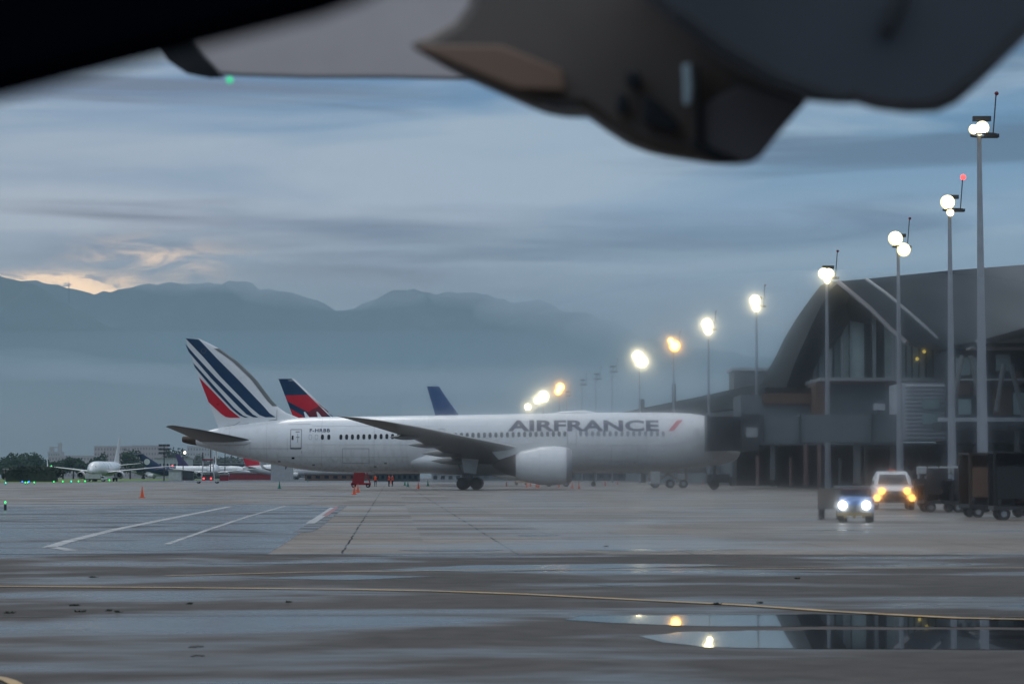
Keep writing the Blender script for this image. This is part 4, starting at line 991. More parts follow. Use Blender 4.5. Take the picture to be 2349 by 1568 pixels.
boxtruck('dark_van', 'dark van with big wheels under the fuselage behind the engine', 1279, 1115.5, 0, 3.6, 1.6, M['dgrey'], cat='van')
boxtruck('box_truck', 'white box truck seen beneath the front fuselage', 1378, 1099, 0, 8.0, 2.9, M['gseWhite'])
boxtruck('box_truck', 'dark box truck parked beyond the front fuselage', 1330, 1100, 0, 7.0, 2.6, M['dgrey'])
boxtruck('box_truck', 'grey box truck beyond the yellow loader', 1450, 1101, R(180), 8.0, 2.6, M['mgrey'], M['navy'])
boxtruck('delivery_truck', 'small white truck left of the tanker, far under the tail', 607, 1098.5, R(180), 8.0, 2.9, M['gseWhite'])
boxtruck('delivery_truck', 'dark cab truck right of the pale shed, far under the tail', 634, 1098.5, 0, 7.0, 3.4, M['dgrey'], M['gseWhite'])
boxtruck('pushback_tug', 'low white pushback tug at the nose of the left airliner', 220, 1104, R(0), 6.0, 2.0, M['gseWhite'], cat='tug')
boxtruck('tow_truck', 'dark tow truck beside the nose wheel', 1655, 1114.5, 0, 4.8, 1.8, M['dgrey'])
boxtruck('utility_truck', 'dark utility truck beneath the jet bridge', 1800, 1117, R(180), 4.2, 1.9, M['walld'], M['mgrey'])
boxtruck('apron_bus', 'small pale van under the jet bridge columns', 1740, 1107, R(180), 5.2, 2.2, M['mgrey'], cat='van')
for i, (px, lb) in enumerate(((665, 'tanker truck with white tank, left one under the tail'), (692, 'tanker truck with white tank, right one under the tail'))):
    c = G(px, 1099); t = thing('tanker_truck', lb, 'tanker truck', c, 0, 'tanker trucks far under the tail')
    b = MB(M['dgrey']); b.box((0, 0, .9), (22 / SY(c.y) * 1.4, 2, .4)); b.build('chassis', t)
    b = MB(M['white']); b.lathe([(-4.2, .05), (-4.15, .95), (4.15, .95), (4.2, .05)], (0, 0, 2.1), 'X', n=18); b.build('tank', t)
    b = MB(M['ered']); b.box((0, 0, 3.15), (3, .8, .4)); b.build('hatch_rail', t)
    wheels(t, (-3, -1.8, 3.2), .85, .5, .3)
# yellow container dollies
for i in range(5):
    c = G(718 + i * 15, 1095.5); t = thing('container_dolly', 'yellow framed container dolly, number %s in the far row left of the stairs' % ('one', 'two', 'three', 'four', 'five')[i], 'dolly', c, 0, 'yellow container dollies in a far row')
    b = MB(M['yellow'])
    for x in (-2.0, 0, 2.0):
        for y in (-1.1, 1.1): b.box((x, y, 2.1), (.22, .22, 3.0))
    for z in (.7, 2.1, 3.5): b.box((0, -1.1, z), (4.3, .18, .2)); b.box((0, 1.1, z), (4.3, .18, .2))
    b.build('frame', t); b = MB(M['brown']); b.box((0, 0, 1.9), (3.6, 1.9, 2.2)); b.build('container', t)
    wheels(t, (-1.5, 1.5), .8, .35)
c = G(1196, 1112); t = thing('baggage_dolly', 'small yellowish open dolly under the engine', 'dolly', c)
b = MB(M['yellow']); b.box((0, 0, .45), (2.4, 1.3, .1)); [b.tube((x, -.6, .45), (x + .25, -.6, .95), .04) for x in (-1.1, -.5, .1, .7)]; b.tube((1.2, 0, .4), (1.9, 0, .8), .05); b.build('deck', t); wheels(t, (-.8, .8), .5, .25, .14)
# red passenger stairs
c = G(828, 1117.5); t = thing('boarding_stairs', 'red mobile boarding stairs under the belly of the big airliner', 'stairs', c)
b = MB(M['ered']); b.box((0, 0, .48), (2.6, 1.5, .28)); b.build('chassis', t)
for y in (-.7, .7):
    b = MB(M['ered']); b.prism([(-1.15, y, .6), (.35, y, .6), (.55, y, 2.15), (-.85, y, 2.15)], (0, .06, 0)); b.build('side_panel', t)
b = MB(M['dred']); [b.box((-1.05 + k*.16, 0, .65 + k*.17), (.2, 1.3, .05)) for k in range(9)]; b.build('steps', t)
b = MB(M['ered']); b.tube((1.2, -.7, .6), (.75, -.7, 2.1), .05); b.tube((1.2, .7, .6), (.75, .7, 2.1), .05); b.tube((.5, -.7, 2.1), (.78, -.7, 2.1), .05); b.tube((-.1, -.7, 1.4), (1.0, -.7, 1.4), .04); b.tube((.75, -.7, 2.1), (.75, .7, 2.1), .04); b.build('handrail', t)
wheels(t, (-.95, .95), .65, .28, .2)
# cargo high loader (yellow and white) near the nose
c = G(1533, 1118.5); t = thing('cargo_loader', 'yellow and white cargo loader raised against the front fuselage', 'cargo loader', c)
b = MB(M['yellow']); b.box((-.3, 0, 2.85), (4.8, 2.4, .3)); b.build('platform', t)
b = MB(M['gseWhite']); b.box((-1.7, -.2, 1.3), (1.2, 2.0, 1.6)); b.box((1.6, .2, 1.2), (.9, 2, 1.2)); b.box((0, 0, .55), (5.0, 2.0, .3)); b.build('chassis', t, bevel=.04)
b = MB(M['beige']); b.bm.free()
for y in (-1, 1):
    b = MB(M['beige']); b.box((0, y, 1.75), (3.9, .14, .2), ry=.5); b.box((0, y + .15, 1.75), (3.9, .14, .2), ry=-.5); b.build('scissor_arm', t)
    for x in (-2.4, 2.3): MB(M['beige']).box((x, y*1.1, 1.9), (.16, .14, 1.9)).build('post', t)
wheels(t, (.2, -1.7, 1.9), .95, .55, .3)
b = MB(M['dgrey']); [b.box((x, -1.15, 3.35), (.05, .05, .8)) for x in (-2.6, -1.3, 0, 1.3)]; b.box((-.65, -1.15, 3.72), (3.95, .05, .06)); b.build('guard_rail', t)
# white high-lift frame with red lamps
c = G(477, 1108); t = thing('maintenance_lift', 'tall white lift frame on wheels with two red lamps below the tail cone', 'lift', c)
b = MB(M['gseWhite']); [b.tube((sg*1.3, 0, .5), (sg*.95, 0, 5.2), .13) for sg in (-1, 1)]; [b.tube((-1.25 + z*.06, 0, z), (1.25 - z*.06, 0, z), .08) for z in (1, 2.3, 3.6, 5.1)]; b.build('mast_frame', t)
b = MB(M['gseWhite']); b.box((0, 0, .5), (4.4, 2, .25)); b.build('deck', t); b = MB(M['dgrey']); b.box((0, 0, 1.2), (2.0, 1.6, 1.2)); b.box((-1.1, 0, 5.6), (.15, .8, 1.6)); b.box((0, 0, 4.9), (2.1, 1.1, .3), M['dred']); b.build('platform', t)
wheels(t, (-1.9, 1.9), .8, .32)
for sg in (-1, 1): MB(M['redl']).ball((sg*.75, -1.05, 1.0), .17).build('tail_lamp', t)
c = G(578, 1099.5); t = thing('utility_car', 'small white car with one bright headlight, far under the tail', 'car', c)
b = MB(M['gseWhite']); b.box((0, 0, .9), (3.6, 1.7, .8), taper=.95); b.box((-.2, 0, 1.6), (2, 1.5, .7), taper=.8); b.build('body', t, bevel=.1); wheels(t, (-1.1, 1.1), .7, .35); MB(M['head']).ball((-.3, -.95, 1.2), .36).build('headlight', t)

# ================================================================== floodlight masts
def mast(px, ytop, h, lamps, label, red=False, m=None, base=1.0, frame=True):
    """px, ytop: where the lamp head stands; lamps: list of (dx px, dy px, radius px)"""
    H_ = h; Y = FPX * (H_ - HC) / (YH - ytop); s = SY(Y)
    u = (px - CX) / FPX; v = (CY - ytop) / FPX; X = u * Y / (cT - v * sT)
    t = thing('floodlight_mast', label, 'floodlight mast', (X, Y, 0), 0, 'floodlight masts in a row along the terminal')
    MB(M['mast']).tube((0, 0, 0), (0, 0, H_ + .2), .36 * base, .13 * base, n=14).build('pole', t)
    if frame:
        b = MB(M['dgrey']); b.lathe([(-.06, .9), (.06, .9), (.06, 1.0), (-.06, 1.0), (-.06, .9)], (.35, 0, H_ - .3), 'Z', n=16); b.tube((1.0, 0, H_ - .4), (1.25, 0, H_ + 2.6), .05); b.tube((0, 0, H_ - .5), (1.3, 0, H_ - .3), .07); b.box((.2, 0, H_ + .9), (1.3, .4, .35)); b.tube((.2, 0, H_), (.2, 0, H_ + 1), .06); b.box((.9, 0, H_ - .35), (1.0, .6, .25)); b.build('head_frame', t)
        (MB(M['redl']).ball((1.3, 0, H_ + 2.75), .26) if red else MB(M['dred']).ball((1.3, 0, H_ + 2.75), .16)).build('obstruction_light', t)
    for dx, dy, r in lamps:
        l = MB(m or M['lamp']); q = Vector((dx / s, -.6, -dy / s + .1)); l.ball((q.x, q.y - r/s*.25, H_ + q.z), (r / s*.8, r / s * .4, r / s*.8), n=14); lo = l.build('floodlight', t); MB(M['rimo'] if m else M['rim']).ball((q.x, q.y, H_ + q.z), (r/s, r/s*.45, r/s), n=16).build('halo_shell', lo)  # outer glowing shell is the lamp's halo built as a solid
        k = MB(M['dgrey']); k.tube((q.x, q.y + .25, H_ + q.z), (0, 0, H_ - .3), .05); k.build('bracket', lo)
    return t
ML = [(2246, 297, [(-16, 2, 12), (4, -2, 16), (-3, 9, 8)], 'tallest and nearest floodlight mast at the right, twin white lamps', False, None, 1.15),
      (2178, 472, [(-7, -6, 17), (-1, 18, 9)], 'second floodlight mast from the right with one round lamp and a red light', True, None, 1.15),
      (2060, 558, [(-8, -9, 17), (11, 17, 16)], 'floodlight mast with two round white lamps before the terminal roof', False, None, 1.1),
      (1896, 630, [(-8, -1, 13), (3, 0, 13), (0, 16, 7)], 'floodlight mast at the peak of the terminal gable', False, None, 1),
      (1735, 697, [(-4, -6, 13), (-1, 11, 9)], 'floodlight mast left of the terminal gable, stacked white lamps', False, None, .95),
      (1625, 751, [(-4, -6, 13), (-1, 10, 9)], 'white floodlight mast right of the orange one above the lettering', False, None, .95),
      (1545, 793, [(-7, -10, 8), (2, 2, 14)], 'orange floodlight mast above the end of the lettering', False, M['lampo'], .9),
      (1467, 826, [(-4, -8, 13), (5, 5, 14)], 'white floodlight mast with overlapping lamps left of the orange one', False, None, .8),
      (1283, 893, [(2, -4, 11), (-3, 6, 9)], 'orange floodlight mast, far one above the first letters', False, M['lampo'], .8),
      (1247, 910, [(0, 0, 13)], 'far white floodlight mast just left of the far orange one', False, None, .8),
      (1232, 919, [(0, 0, 8)], 'far small white floodlight mast, second from the left end', False, None, .8),
      (1211, 934, [(0, 0, 8)], 'farthest floodlight mast at the left end of the row', False, None, .8)]
for px, yt, la, lb, red, m, bs in ML: mast(px, yt, 24.45 if px == 1896 else 26.5, la, lb, red, m, bs, frame=yt < 900)
for px, yt in ((1404, 849), (1367, 866), (1335, 879), (1300, 905)):
    mast(px, yt, 26.5, [], 'unlit far floodlight mast with a dark head, %s of the unlit ones' % {1404: 'nearest and tallest', 1367: 'second', 1335: 'third', 1300: 'lowest and faintest'}[px], False, None, .6)

# ================================================================== terminal
tm = thing('terminal_building', 'large terminal with a sweeping grey roof and a tall glazed gable', 'terminal building')
def strip(name, A, B, m, parent, thick=.35, n=None):
    mb = MB(m); A = [Vector(p) for p in A]; B = [Vector(p) for p in B]
    N = (B[0] - A[0]).cross(A[1] - A[0]).normalized() * thick
    mb.loft([[a, b, b + N, a + N] for a, b in zip(A, B)])
    return mb.build(name, parent, ang=30)
ridge_p = [P(1925, 645, 300), P(2010, 637, 291), P(2180, 620, 272), P(2349, 607, 252), P(2480, 606, 240), P(2700, 612, 225)]
mid_p = [P(1990, 708, 295), P(2070, 702, 285), P(2220, 690, 262), P(2349, 680, 241), P(2480, 678, 229), P(2700, 680, 214)]
eave_p = [P(2082, 788, 287), P(2152, 797, 276), P(2240, 783, 258), P(2349, 752, 232), P(2480, 750, 220), P(2700, 750, 205)]
rm = MB(M['roof']); nR = 12
back = [p + Vector((22, 70, -13)) for p in ridge_p]
rm.loft([[back[i], ridge_p[i], mid_p[i], eave_p[i], eave_p[i] + Vector((1.5, 3, -.3)), mid_p[i] + Vector((1.0, 4, -.6)), ridge_p[i] + Vector((1, 3, -1)), back[i] + Vector((0, 0, -1))] for i in range(6)])
roof = rm.build('roof', tm, ang=60)
# pale verge beam and seam
def beam(name, a, b, r, m, parent, off=(0, -.6, 0)):
    o = Vector(off); return MB(m).tube(Vector(a) + o, Vector(b) + o, r, n=8).build(name, parent)
vb = MB(M['trim']); q = [P(1925, 648, 300), P(1960, 676, 297.5), P(2000, 710, 294), P(2045, 755, 290), P(2082, 787, 286)]
for a_, b_ in zip(q, q[1:]): vb.tube(a_ + Vector((-.2, -.8, 0)), b_ + Vector((-.2, -.8, 0)), .27, n=8)
vb.build('verge_beam', roof)
vb = MB(M['lgrey']); q = [P(1985, 644, 293), P(2030, 676, 288.5), P(2085, 722, 282), P(2150, 779, 275)]
for a_, b_ in zip(q, q[1:]): vb.tube(a_ + Vector((0, -1.0, .1)), b_ + Vector((0, -1.0, .1)), .2, n=8)
vb.build('roof_seam', roof)
# left flank of the gable: dark shell going back
gab = [(1925, 646), (1905, 664), (1884, 700), (1862, 745), (1842, 790), (1822, 835), (1806, 880), (1798, 930)]
out = [(1912, 645), (1894, 655), (1868, 693), (1840, 732), (1811, 780), (1788, 828), (1765, 868), (1752, 925)]
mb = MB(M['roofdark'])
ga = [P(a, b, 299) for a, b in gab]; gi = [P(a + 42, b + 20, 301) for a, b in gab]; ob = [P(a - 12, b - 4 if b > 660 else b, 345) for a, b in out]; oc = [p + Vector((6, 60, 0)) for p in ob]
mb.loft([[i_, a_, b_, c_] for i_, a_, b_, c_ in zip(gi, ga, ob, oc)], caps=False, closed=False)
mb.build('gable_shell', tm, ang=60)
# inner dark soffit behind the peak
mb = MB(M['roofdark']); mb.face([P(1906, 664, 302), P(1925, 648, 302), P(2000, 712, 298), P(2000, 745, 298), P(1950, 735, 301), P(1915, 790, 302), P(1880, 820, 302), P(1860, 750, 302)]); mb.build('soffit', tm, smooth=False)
# glazing: one pane per bay, with dark posts between
gl_top = lambda px: interp([(1800, 900), (1822, 845), (1860, 770), (1900, 700), (1925, 655), (1960, 684), (2000, 718), (2045, 762), (2082, 792), (2240, 797)], px)[0]
edges_ = [1812, 1830, 1846, 1862, 1877, 1892, 1912, 1930, 1948, 1984, 1999, 2012, 2027, 2060, 2078, 2092, 2108, 2124, 2140, 2156, 2172, 2188]
for i, (a_, b_) in enumerate(zip(edges_, edges_[1:])):
    Y = 304 - max(0, a_ - 1925) * .07
    ta, tb_ = gl_top(a_), gl_top(b_)
    mt = (M['glass'] if i < 7 or i > 15 else M['glassp']) if i not in (9, 11) else M['walld']
    mb = MB(mt); mb.face([P(a_ + .8, 871, Y), P(b_ - .8, 871, Y), P(b_ - .8, tb_, Y), P(a_ + .8, ta, Y)]); mb.build('glass_pane', tm, smooth=False)
mb = MB(M['dgrey'])
for a_ in edges_:
    Y = 303.4 - max(0, a_ - 1925) * .07; p0, p1 = P(a_, 871, Y), P(a_, gl_top(a_) + 2, Y)
    mb.box((p0 + p1) / 2, (.16, .4, (p1 - p0).length), M['roofdark'])
for a_ in (1868, 1905, 1932, 2005, 2050, 2116, 2148): 
    Y = 302.6 - max(0, a_ - 1925) * .07; p0, p1 = P(a_, 871, Y), P(a_, max(gl_top(a_) + 4, 745), Y)
    mb.box((p0 + p1) / 2, (.35, .4, (p1 - p0).length), M['lgrey'])
mb.build('mullions', tm)
for a_, b_ in ((2104, 823), (2120, 806)):
    MB(mat('warm_lamp_%d' % a_, (1, .8, .3), .5, var=0, emit=(1, .75, .12), es=.7)).ball(P(a_, b_, 288), .22).build('interior_lamp', tm)
# slab line and lower walls
def wallbox(name, x0, x1, y0, y1, Y, depth, m, parent, taper=None):
    a_, b_ = P(x0, y1, Y), P(x1, y0, Y)
    return MB(m).box(((a_.x + b_.x)/2, Y + depth/2, (a_.z + b_.z)/2), (abs(b_.x - a_.x), depth, abs(b_.z - a_.z))).build(name, parent)
wallbox('floor_slab', 1880, 2190, 866, 873, 286, 14, M['lgrey'], tm)
wallbox('wall', 1898, 2066, 873.5, 1020, 288, 10, M['wallg'], tm)
wallbox('brown_panel', 1872, 1896, 876, 952, 287, 8, M['brown'], tm)
wallbox('brown_panel', 2030, 2058, 876, 892, 287.6, 1, M['brown'], tm)
wallbox('red_fascia', 1880, 2058, 874, 880, 287.4, 1, M['dred'], tm)
wallbox('wall', 1700, 1898, 905, 1020, 292, 10, M['wallg'], tm)
wallbox('brown_panel', 1750, 1860, 902, 925, 291.4, .5, M['brown'], tm)
wallbox('parapet', 1755, 1872, 888, 904, 291.6, 6, M['roofdark'], tm)
wallbox('undercroft_wall', 1690, 2420, 1015, 1113, 297, 6, M['walld'], tm)  # near-black wall stands in for the shade of the open void
for px, w, y0 in ((1735, 6, 1045), (1845, 7, 1020), (1876, 7, 1020), (1985, 5, 1024), (2042, 8, 1024), (1812, 4, 1050), (1925, 4, 1050), (2110, 5, 1040), (2160, 5, 1040)):
    wallbox('column', px, px + w, y0, 1112, 289 if px != 1985 else 270, .5, M['pink'] if px < 1900 else M['mgrey'], tm)
wallbox('portal_beam', 1983, 2050, 1024, 1030, 269.5, .5, M['mgrey'], tm)
# right-hand lower block, dark behind the second bridge
rb = thing('gate_building', 'dark gate building with brown openings behind the white framed bridge at right', 'building')
wallbox('wall', 2190, 2560, 800, 1015, 268, 12, M['walld'], rb)
wallbox('roof_edge', 2250, 2560, 775, 784, 255, 3, M['lgrey'], rb); wallbox('roof_edge', 2228, 2560, 795, 800, 258, 3, M['trim'], rb)
wallbox('canopy', 2240, 2560, 784.5, 794, 257, 4, M['roofdark'], rb)
for a_, b_, c_, d_ in ((2200, 2225, 878, 905), (2235, 2262, 878, 905), (2280, 2320, 890, 950), (2325, 2345, 850, 880)): wallbox('brown_panel', a_, b_, c_, d_, 267.4, .4, M['brown'], rb)
for a_, b_, c_, d_ in ((2195, 2225, 820, 860), (2235, 2258, 820, 860), (2285, 2318, 812, 850), (2200, 2228, 915, 950), (2325, 2349, 900, 950)): wallbox('window', a_, b_, c_, d_, 267.2, .5, M['glass'], rb)
# white louvred block
lv = thing('louvred_block', 'pale louvred service block with two dark windows between the light masts', 'building')
wallbox('wall', 2069, 2190, 878, 1010, 274, 9, M['louvre'], lv)
z0, z1 = P(0, 1008, 274).z, P(0, 880, 274).z; xa, xb = P(2069, 0, 274).x, P(2190, 0, 274).x
mb = MB(M['louvre'])
for k in range(14): mb.box(((xa + xb)/2, 273.85, z0 + (z1 - z0) * (k + .5)/14), (xb - xa + .1, .4, .12), rx=.5)
mb.build('louvres', lv)
wallbox('window', 2117, 2156, 916, 938, 273.4, .4, M['glass'], lv); wallbox('window', 2117, 2156, 948, 972, 273.4, .4, M['glass'], lv)
# left low pier and its roof
lp = thing('pier_building', 'long low pier with a sloping dark roof receding left of the gable', 'building')
mb = MB(M['roofdark']); A = [P(1775, 875, 345), P(1700, 888, 400), P(1600, 910, 500), P(1480, 934, 700), P(1380, 955, 1000)]; B = [P(1775, 935, 320), P(1700, 935, 380), P(1600, 945, 480), P(1480, 958, 680), P(1380, 970, 980)]
mb.loft([[a_, b_, b_ + Vector((2, 3, -1)), a_ + Vector((10, 4, -1))] for a_, b_ in zip(A, B)]); mb.build('roof', lp, ang=60)
mb = MB(M['wallg']); mb.loft([[b_ + Vector((.5, 1, 0)), Vector((b_.x + .5, b_.y + 1, 0)), Vector((b_.x + 8, b_.y + 1, 0)), b_ + Vector((8, 1, 0))] for b_ in B]); mb.build('wall', lp, ang=60)
mb = MB(M['brown']); 
for (a_, b_) in ((0, 1), (1, 2)): 
    p, q = B[a_].lerp(B[b_], .15), B[a_].lerp(B[b_], .6); mb.prism([p + Vector((0, .0, -1)), q + Vector((0, .0, -1)), q + Vector((0, 0, -2.2)), p + Vector((0, 0, -2.2))], (.2, -.3, 0))
mb.build('brown_panel', lp)
bx = thing('roof_plant_block', 'grey flat box building rising over the low pier roof', 'building'); wallbox('wall', 1684, 1768, 850, 900, 430, 10, M['mgrey'], bx); wallbox('parapet', 1680, 1770, 843, 850, 429.5, 11, M['lgrey'], bx)
for px, y0, lb in ((1474, 915, 'dark slim stub on the pier roof, left of two'), (1546, 880, 'dark slim stub on the pier roof, right of two')):
    Y = 560; wa_ = tag(MB(M['dgrey']).box((0, 0, (P(0, y0, Y).z)/2), (1.2, 1.2, P(0, y0, Y).z), taper=.7).build('vent_stack', loc=(P(px, y0, Y).x, Y, 0)), lb, 'vent stack')
# jet bridge to the nose
jb = thing('jet_bridge', 'long grey jet bridge reaching the nose of the big airliner', 'jet bridge')
wallbox('tunnel', 1835, 2062, 950, 1014, 265.0, 3.4, M['wallg'], jb); wallbox('tunnel', 1738, 1836, 955, 1017, 265.2, 3.0, M['wallg'], jb)
wallbox('rotunda', 1700, 1742, 948, 1034, 264.8, 4, M['dgrey'], jb)
wallbox('cab', 1627, 1704, 955, 1033, 265.5, 3.0, M['walld'], jb)
wallbox('bellows', 1622, 1628, 952, 1034, 265.7, 3.4, M['dgrey'], jb)
wallbox('cab_panel', 1712, 1738, 980, 1002, 264.6, .2, M['lgrey'], jb)
for px in (1750, 1835, 2000): wallbox('rib', px, px + 3, 948, 1018, 264.7, .3, M['dgrey'], jb)
wallbox('support_column', 1768, 1778, 1017, 1100, 266, .6, M['mgrey'], jb); wallbox('support_column', 1960, 1974, 1014, 1108, 266, .8, M['mgrey'], jb)
q = thing('sensor_box', 'small pale box lamp above the jet bridge tunnel', 'equipment box'); wallbox('housing', 2007, 2030, 925, 940, 263.5, 1, M['louvre'], q); wallbox('stem', 2014, 2020, 940.5, 950, 263.8, .5, M['dgrey'], q)
# second bridge with white frames
j2 = thing('jet_bridge', 'white framed bridge with slanting struts in front of the dark gate building', 'jet bridge')
wallbox('deck_beam', 2155, 2560, 957, 966, 246, 1, M['louvre'], j2); wallbox('deck', 2160, 2560, 967, 985, 246.4, 5, M['dgrey'], j2)
for a_, b_ in (((2208, 815), (2180, 955)), ((2303, 835), (2285, 945)), ((2226, 815), (2255, 955)), ((2318, 835), (2349, 955))):
    mb = MB(M['lgrey']); p, q = P(*a_, 245.6), P(*b_, 245.6); mb.tube(p, q, .26, n=8, m=M['mgrey']); mb.build('strut', j2)
wallbox('top_rail', 2195, 2560, 868, 872, 245.5, .5, M['lgrey'], j2)
for px in (2180, 2330): wallbox('support_column', px, px + 8, 985, 1118, 248, .6, M['mgrey'], j2)

# ================================================================== the near aircraft overhead (wing and nacelle the photo looks out under)
na = thing('propeller_aircraft', 'nearest aircraft overhead, blurred grey wing underside and dark engine nacelles along the top', 'aircraft', (0, 0, 0))
def slab(name, pts, Y, depth, m, bev=.04, dy=None, parent=na):
    """outline with real depth, rounded edges"""
    mb = MB(m); f_ = [P(a_, b_, Y + (dy(a_, b_) if dy else 0)) for a_, b_ in pts]
    cx_ = sum(p[0] for p in pts)/len(pts); ym = max(p[1] for p in pts); mb.prism(f_, (depth * (cx_ - CX)/FPX, depth, depth * (YH - ym)/FPX * 1.02)); return mb.build(name, parent, smooth=True, ang=30, bevel=bev)
# wing: underside stood nearly upright so that it catches more sky light
wz = MB(M['fg_wing'])
wo = [(395, 100), (430, 150), (478, 176), (540, 182), (700, 187), (900, 187), (1100, 192), (1250, 200)]
lo = [P(a_, b_, 6.3) for a_, b_ in wo]; hi = [P(x, -160, 6.45) for x in (300, 400, 500, 620, 760, 900, 1100, 1250)]
wz.loft([[l_, h_, h_ + Vector((0, .5, .35)), l_ + Vector((0, .35, .22))] for l_, h_ in zip(lo, hi)])
wg = wz.build('wing', na, bevel=.02)
db = MB(M['dgrey']); dbp = [P(355, 95, 6.25), P(385, 140, 6.25), P(430, 170, 6.25), P(482, 180, 6.25)]; dbq = [P(425, 80, 6.22), P(455, 118, 6.22), P(485, 150, 6.22), P(512, 179, 6.22)]
db.loft([[a_, b_, b_ + Vector((0, .04, .01)), a_ + Vector((0, .04, .01))] for a_, b_ in zip(dbp, dbq)]); db.build('deicing_boot', wg)
MB(M['dimgreen']).ball(P(527, 184, 6.2), .009).build('navigation_light', wg)
# centre nacelle (brown) built as a hull: outline ring front, inflated middle, rear
def hull(name, pts, Y, depth, m, parent=na, puff=.10, ang=60):
    n = len(pts); c = Vector((sum(p[0] for p in pts)/n, sum(p[1] for p in pts)/n)); rings = []
    for t, k in ((0, .80), (.12, .93), (.35, 1.0), (.6, 1.0), (.85, .93), (1.0, .82)):
        rings.append([P(c.x + (p[0] - c.x) * k, c.y + (p[1] - c.y) * k, Y + depth * (t - .35)) for p in pts])
    # keep the outline constant in space: later rings use the same metric size as the middle ring
    mid = rings[2]; cm = sum(mid, Vector()) / n
    out_ = []
    for t, k in ((0, .82), (.1, .94), (.35, 1.0), (.6, 1.0), (.85, .93), (1.0, .80)):
        dd = depth * (t - .35); out_.append([Vector((cm.x + (p.x - cm.x) * k + dd * .15, Y + dd, cm.z + (p.z - cm.z) * k + dd * .155)) for p in mid])
    mb = MB(m); mb.loft(out_); return mb.build(name, parent, ang=ang)
nac = slab('engine_nacelle', [(928, 102), (1010, 146), (1100, 186), (1180, 222), (1230, 240), (1275, 248), (1340, 250), (1395, 290), (1450, 325), (1510, 348), (1565, 360), (1690, 378), (1722, 374), (1745, 362), (1790, 305), (1850, 235), (1900, 120), (1940, -120), (1300, -160), (1080, -60), (1072, 10), (1040, 50), (980, 82)], 3.6, .8, M['fg_brown'], .05)
slab('tan_panel', [(945, 104), (1150, 104), (1290, 160), (1300, 210), (1180, 205), (1060, 155)], 3.57, .02, M['fg_tan'], .004, parent=nac)
slab('lower_lip', [(1215, 236), (1275, 250), (1335, 250), (1330, 238), (1270, 236)], 3.56, .03, M['fg_vent'], .004, parent=nac)
slab('side_panel', [(1600, 245), (1700, 195), (1850, 235), (1790, 300), (1742, 362), (1715, 372), (1610, 340)], 3.575, .02, M['fg_side'], .004, parent=nac)
slab('vent', [(1478, 215), (1510, 235), (1545, 270), (1565, 292), (1545, 305), (1500, 290), (1475, 285)], 3.56, .03, M['fg_vent'], .004, parent=nac)
slab('vent', [(1432, 165), (1468, 165), (1475, 200), (1440, 205)], 3.56, .03, M['fg_vent'], .004, parent=nac)
slab('vent', [(1418, 210), (1440, 222), (1445, 262), (1412, 262)], 3.56, .03, M['fg_vent'], .004, parent=nac)
slab('lower_seam', [(1585, 315), (1640, 345), (1690, 372), (1650, 372), (1590, 345)], 3.555, .03, M['fg_vent'], .004, parent=nac)
slab('painted_sky_slot', [(1565, 148), (1585, 145), (1590, 200), (1585, 240), (1568, 240), (1568, 190)], 3.56, .02, M['fg_pale'], .003, parent=nac)  # solid pale plate, coloured as sky showing through a gap
slab('panel_edge', [(1596, 150), (1606, 150), (1608, 330), (1596, 330)], 3.56, .02, M['fg_vent'], .003, parent=nac)
# right nacelle, a tapering barrel lying across the top right corner
rbp = [(1420, -200), (1480, 0), (1560, 70), (1650, 140), (1750, 195), (1850, 232), (1920, 238), (1965, 238), (2010, 252), (2080, 260), (2150, 258), (2195, 238), (2250, 190), (2349, 92), (2480, -40), (2560, -200)]
nb = hull('intake_cowl', rbp, 3.2, .9, M['fg_blue'])
slab('cowl_gap', [(2020, 70), (2050, -10), (2090, -40), (2080, 10), (2045, 85)], 2.86, .02, M['fg_vent'], .004, parent=nb)
slab('cowl_band', [(1540, 40), (1650, 125), (1760, 190), (1870, 230), (1960, 236), (1930, 215), (1800, 170), (1660, 90), (1560, 10)], 2.872, .02, M['fg_vent'], .004, parent=nb)
# cabin window frame, top left; its unlit inner side is painted black
slab('window_frame_edge', [(-260, 272), (0, 205), (200, 153), (350, 115), (520, 71), (660, 36), (800, 0), (960, -60), (960, -420), (-260, -420)], 1.3, .25, M['fg_black'], .01)

# ================================================================== haze
hz = MB(None)
hm = bpy.data.materials.new('haze_air'); t, N, L = nt(hm)
o_ = N.new('ShaderNodeOutputMaterial'); pv = N.new('ShaderNodeVolumePrincipled'); L.new(pv.outputs[0], o_.inputs['Volume'])
pv.inputs['Color'].default_value = (.50, .72, .92, 1); pv.inputs['Density'].default_value = .62e-4; pv.inputs['Anisotropy'].default_value = 0.0
hz.cur = hm; hz.box((0, 2200, 349), (15000, 8800, 702)); h = hz.build('haze', smooth=False); h['kind'] = 'stuff'

mm = bpy.data.materials.new('mist_air'); t, N, L = nt(mm)
o_ = N.new('ShaderNodeOutputMaterial'); pv = N.new('ShaderNodeVolumePrincipled'); L.new(pv.outputs[0], o_.inputs['Volume'])
pv.inputs['Color'].default_value = (.88, .90, .93, 1); pv.inputs['Density'].default_value = .9e-3
m2_ = mm.copy(); m2_.name = 'low_mist_air'
for n_ in m2_.node_tree.nodes:
    if n_.type == 'PRINCIPLED_VOLUME': n_.inputs['Density'].default_value = 3.6e-4; n_.inputs['Color'].default_value = (.48, .64, .72, 1)
for cz, hh, yy, dd in ((-20, 330, 3300, 1500), (-10, 170, 2900, 1300)): tag(MB(m2_).ball((0, 0, 0), (7000, dd, hh), n=40).build('mist', loc=(300, yy, cz)), kind='stuff')
tag(MB(mm).ball((0, 0, 0), (2600, 170, 70), n=40).build('mist', loc=(-200, 1480, 0)), kind='stuff')
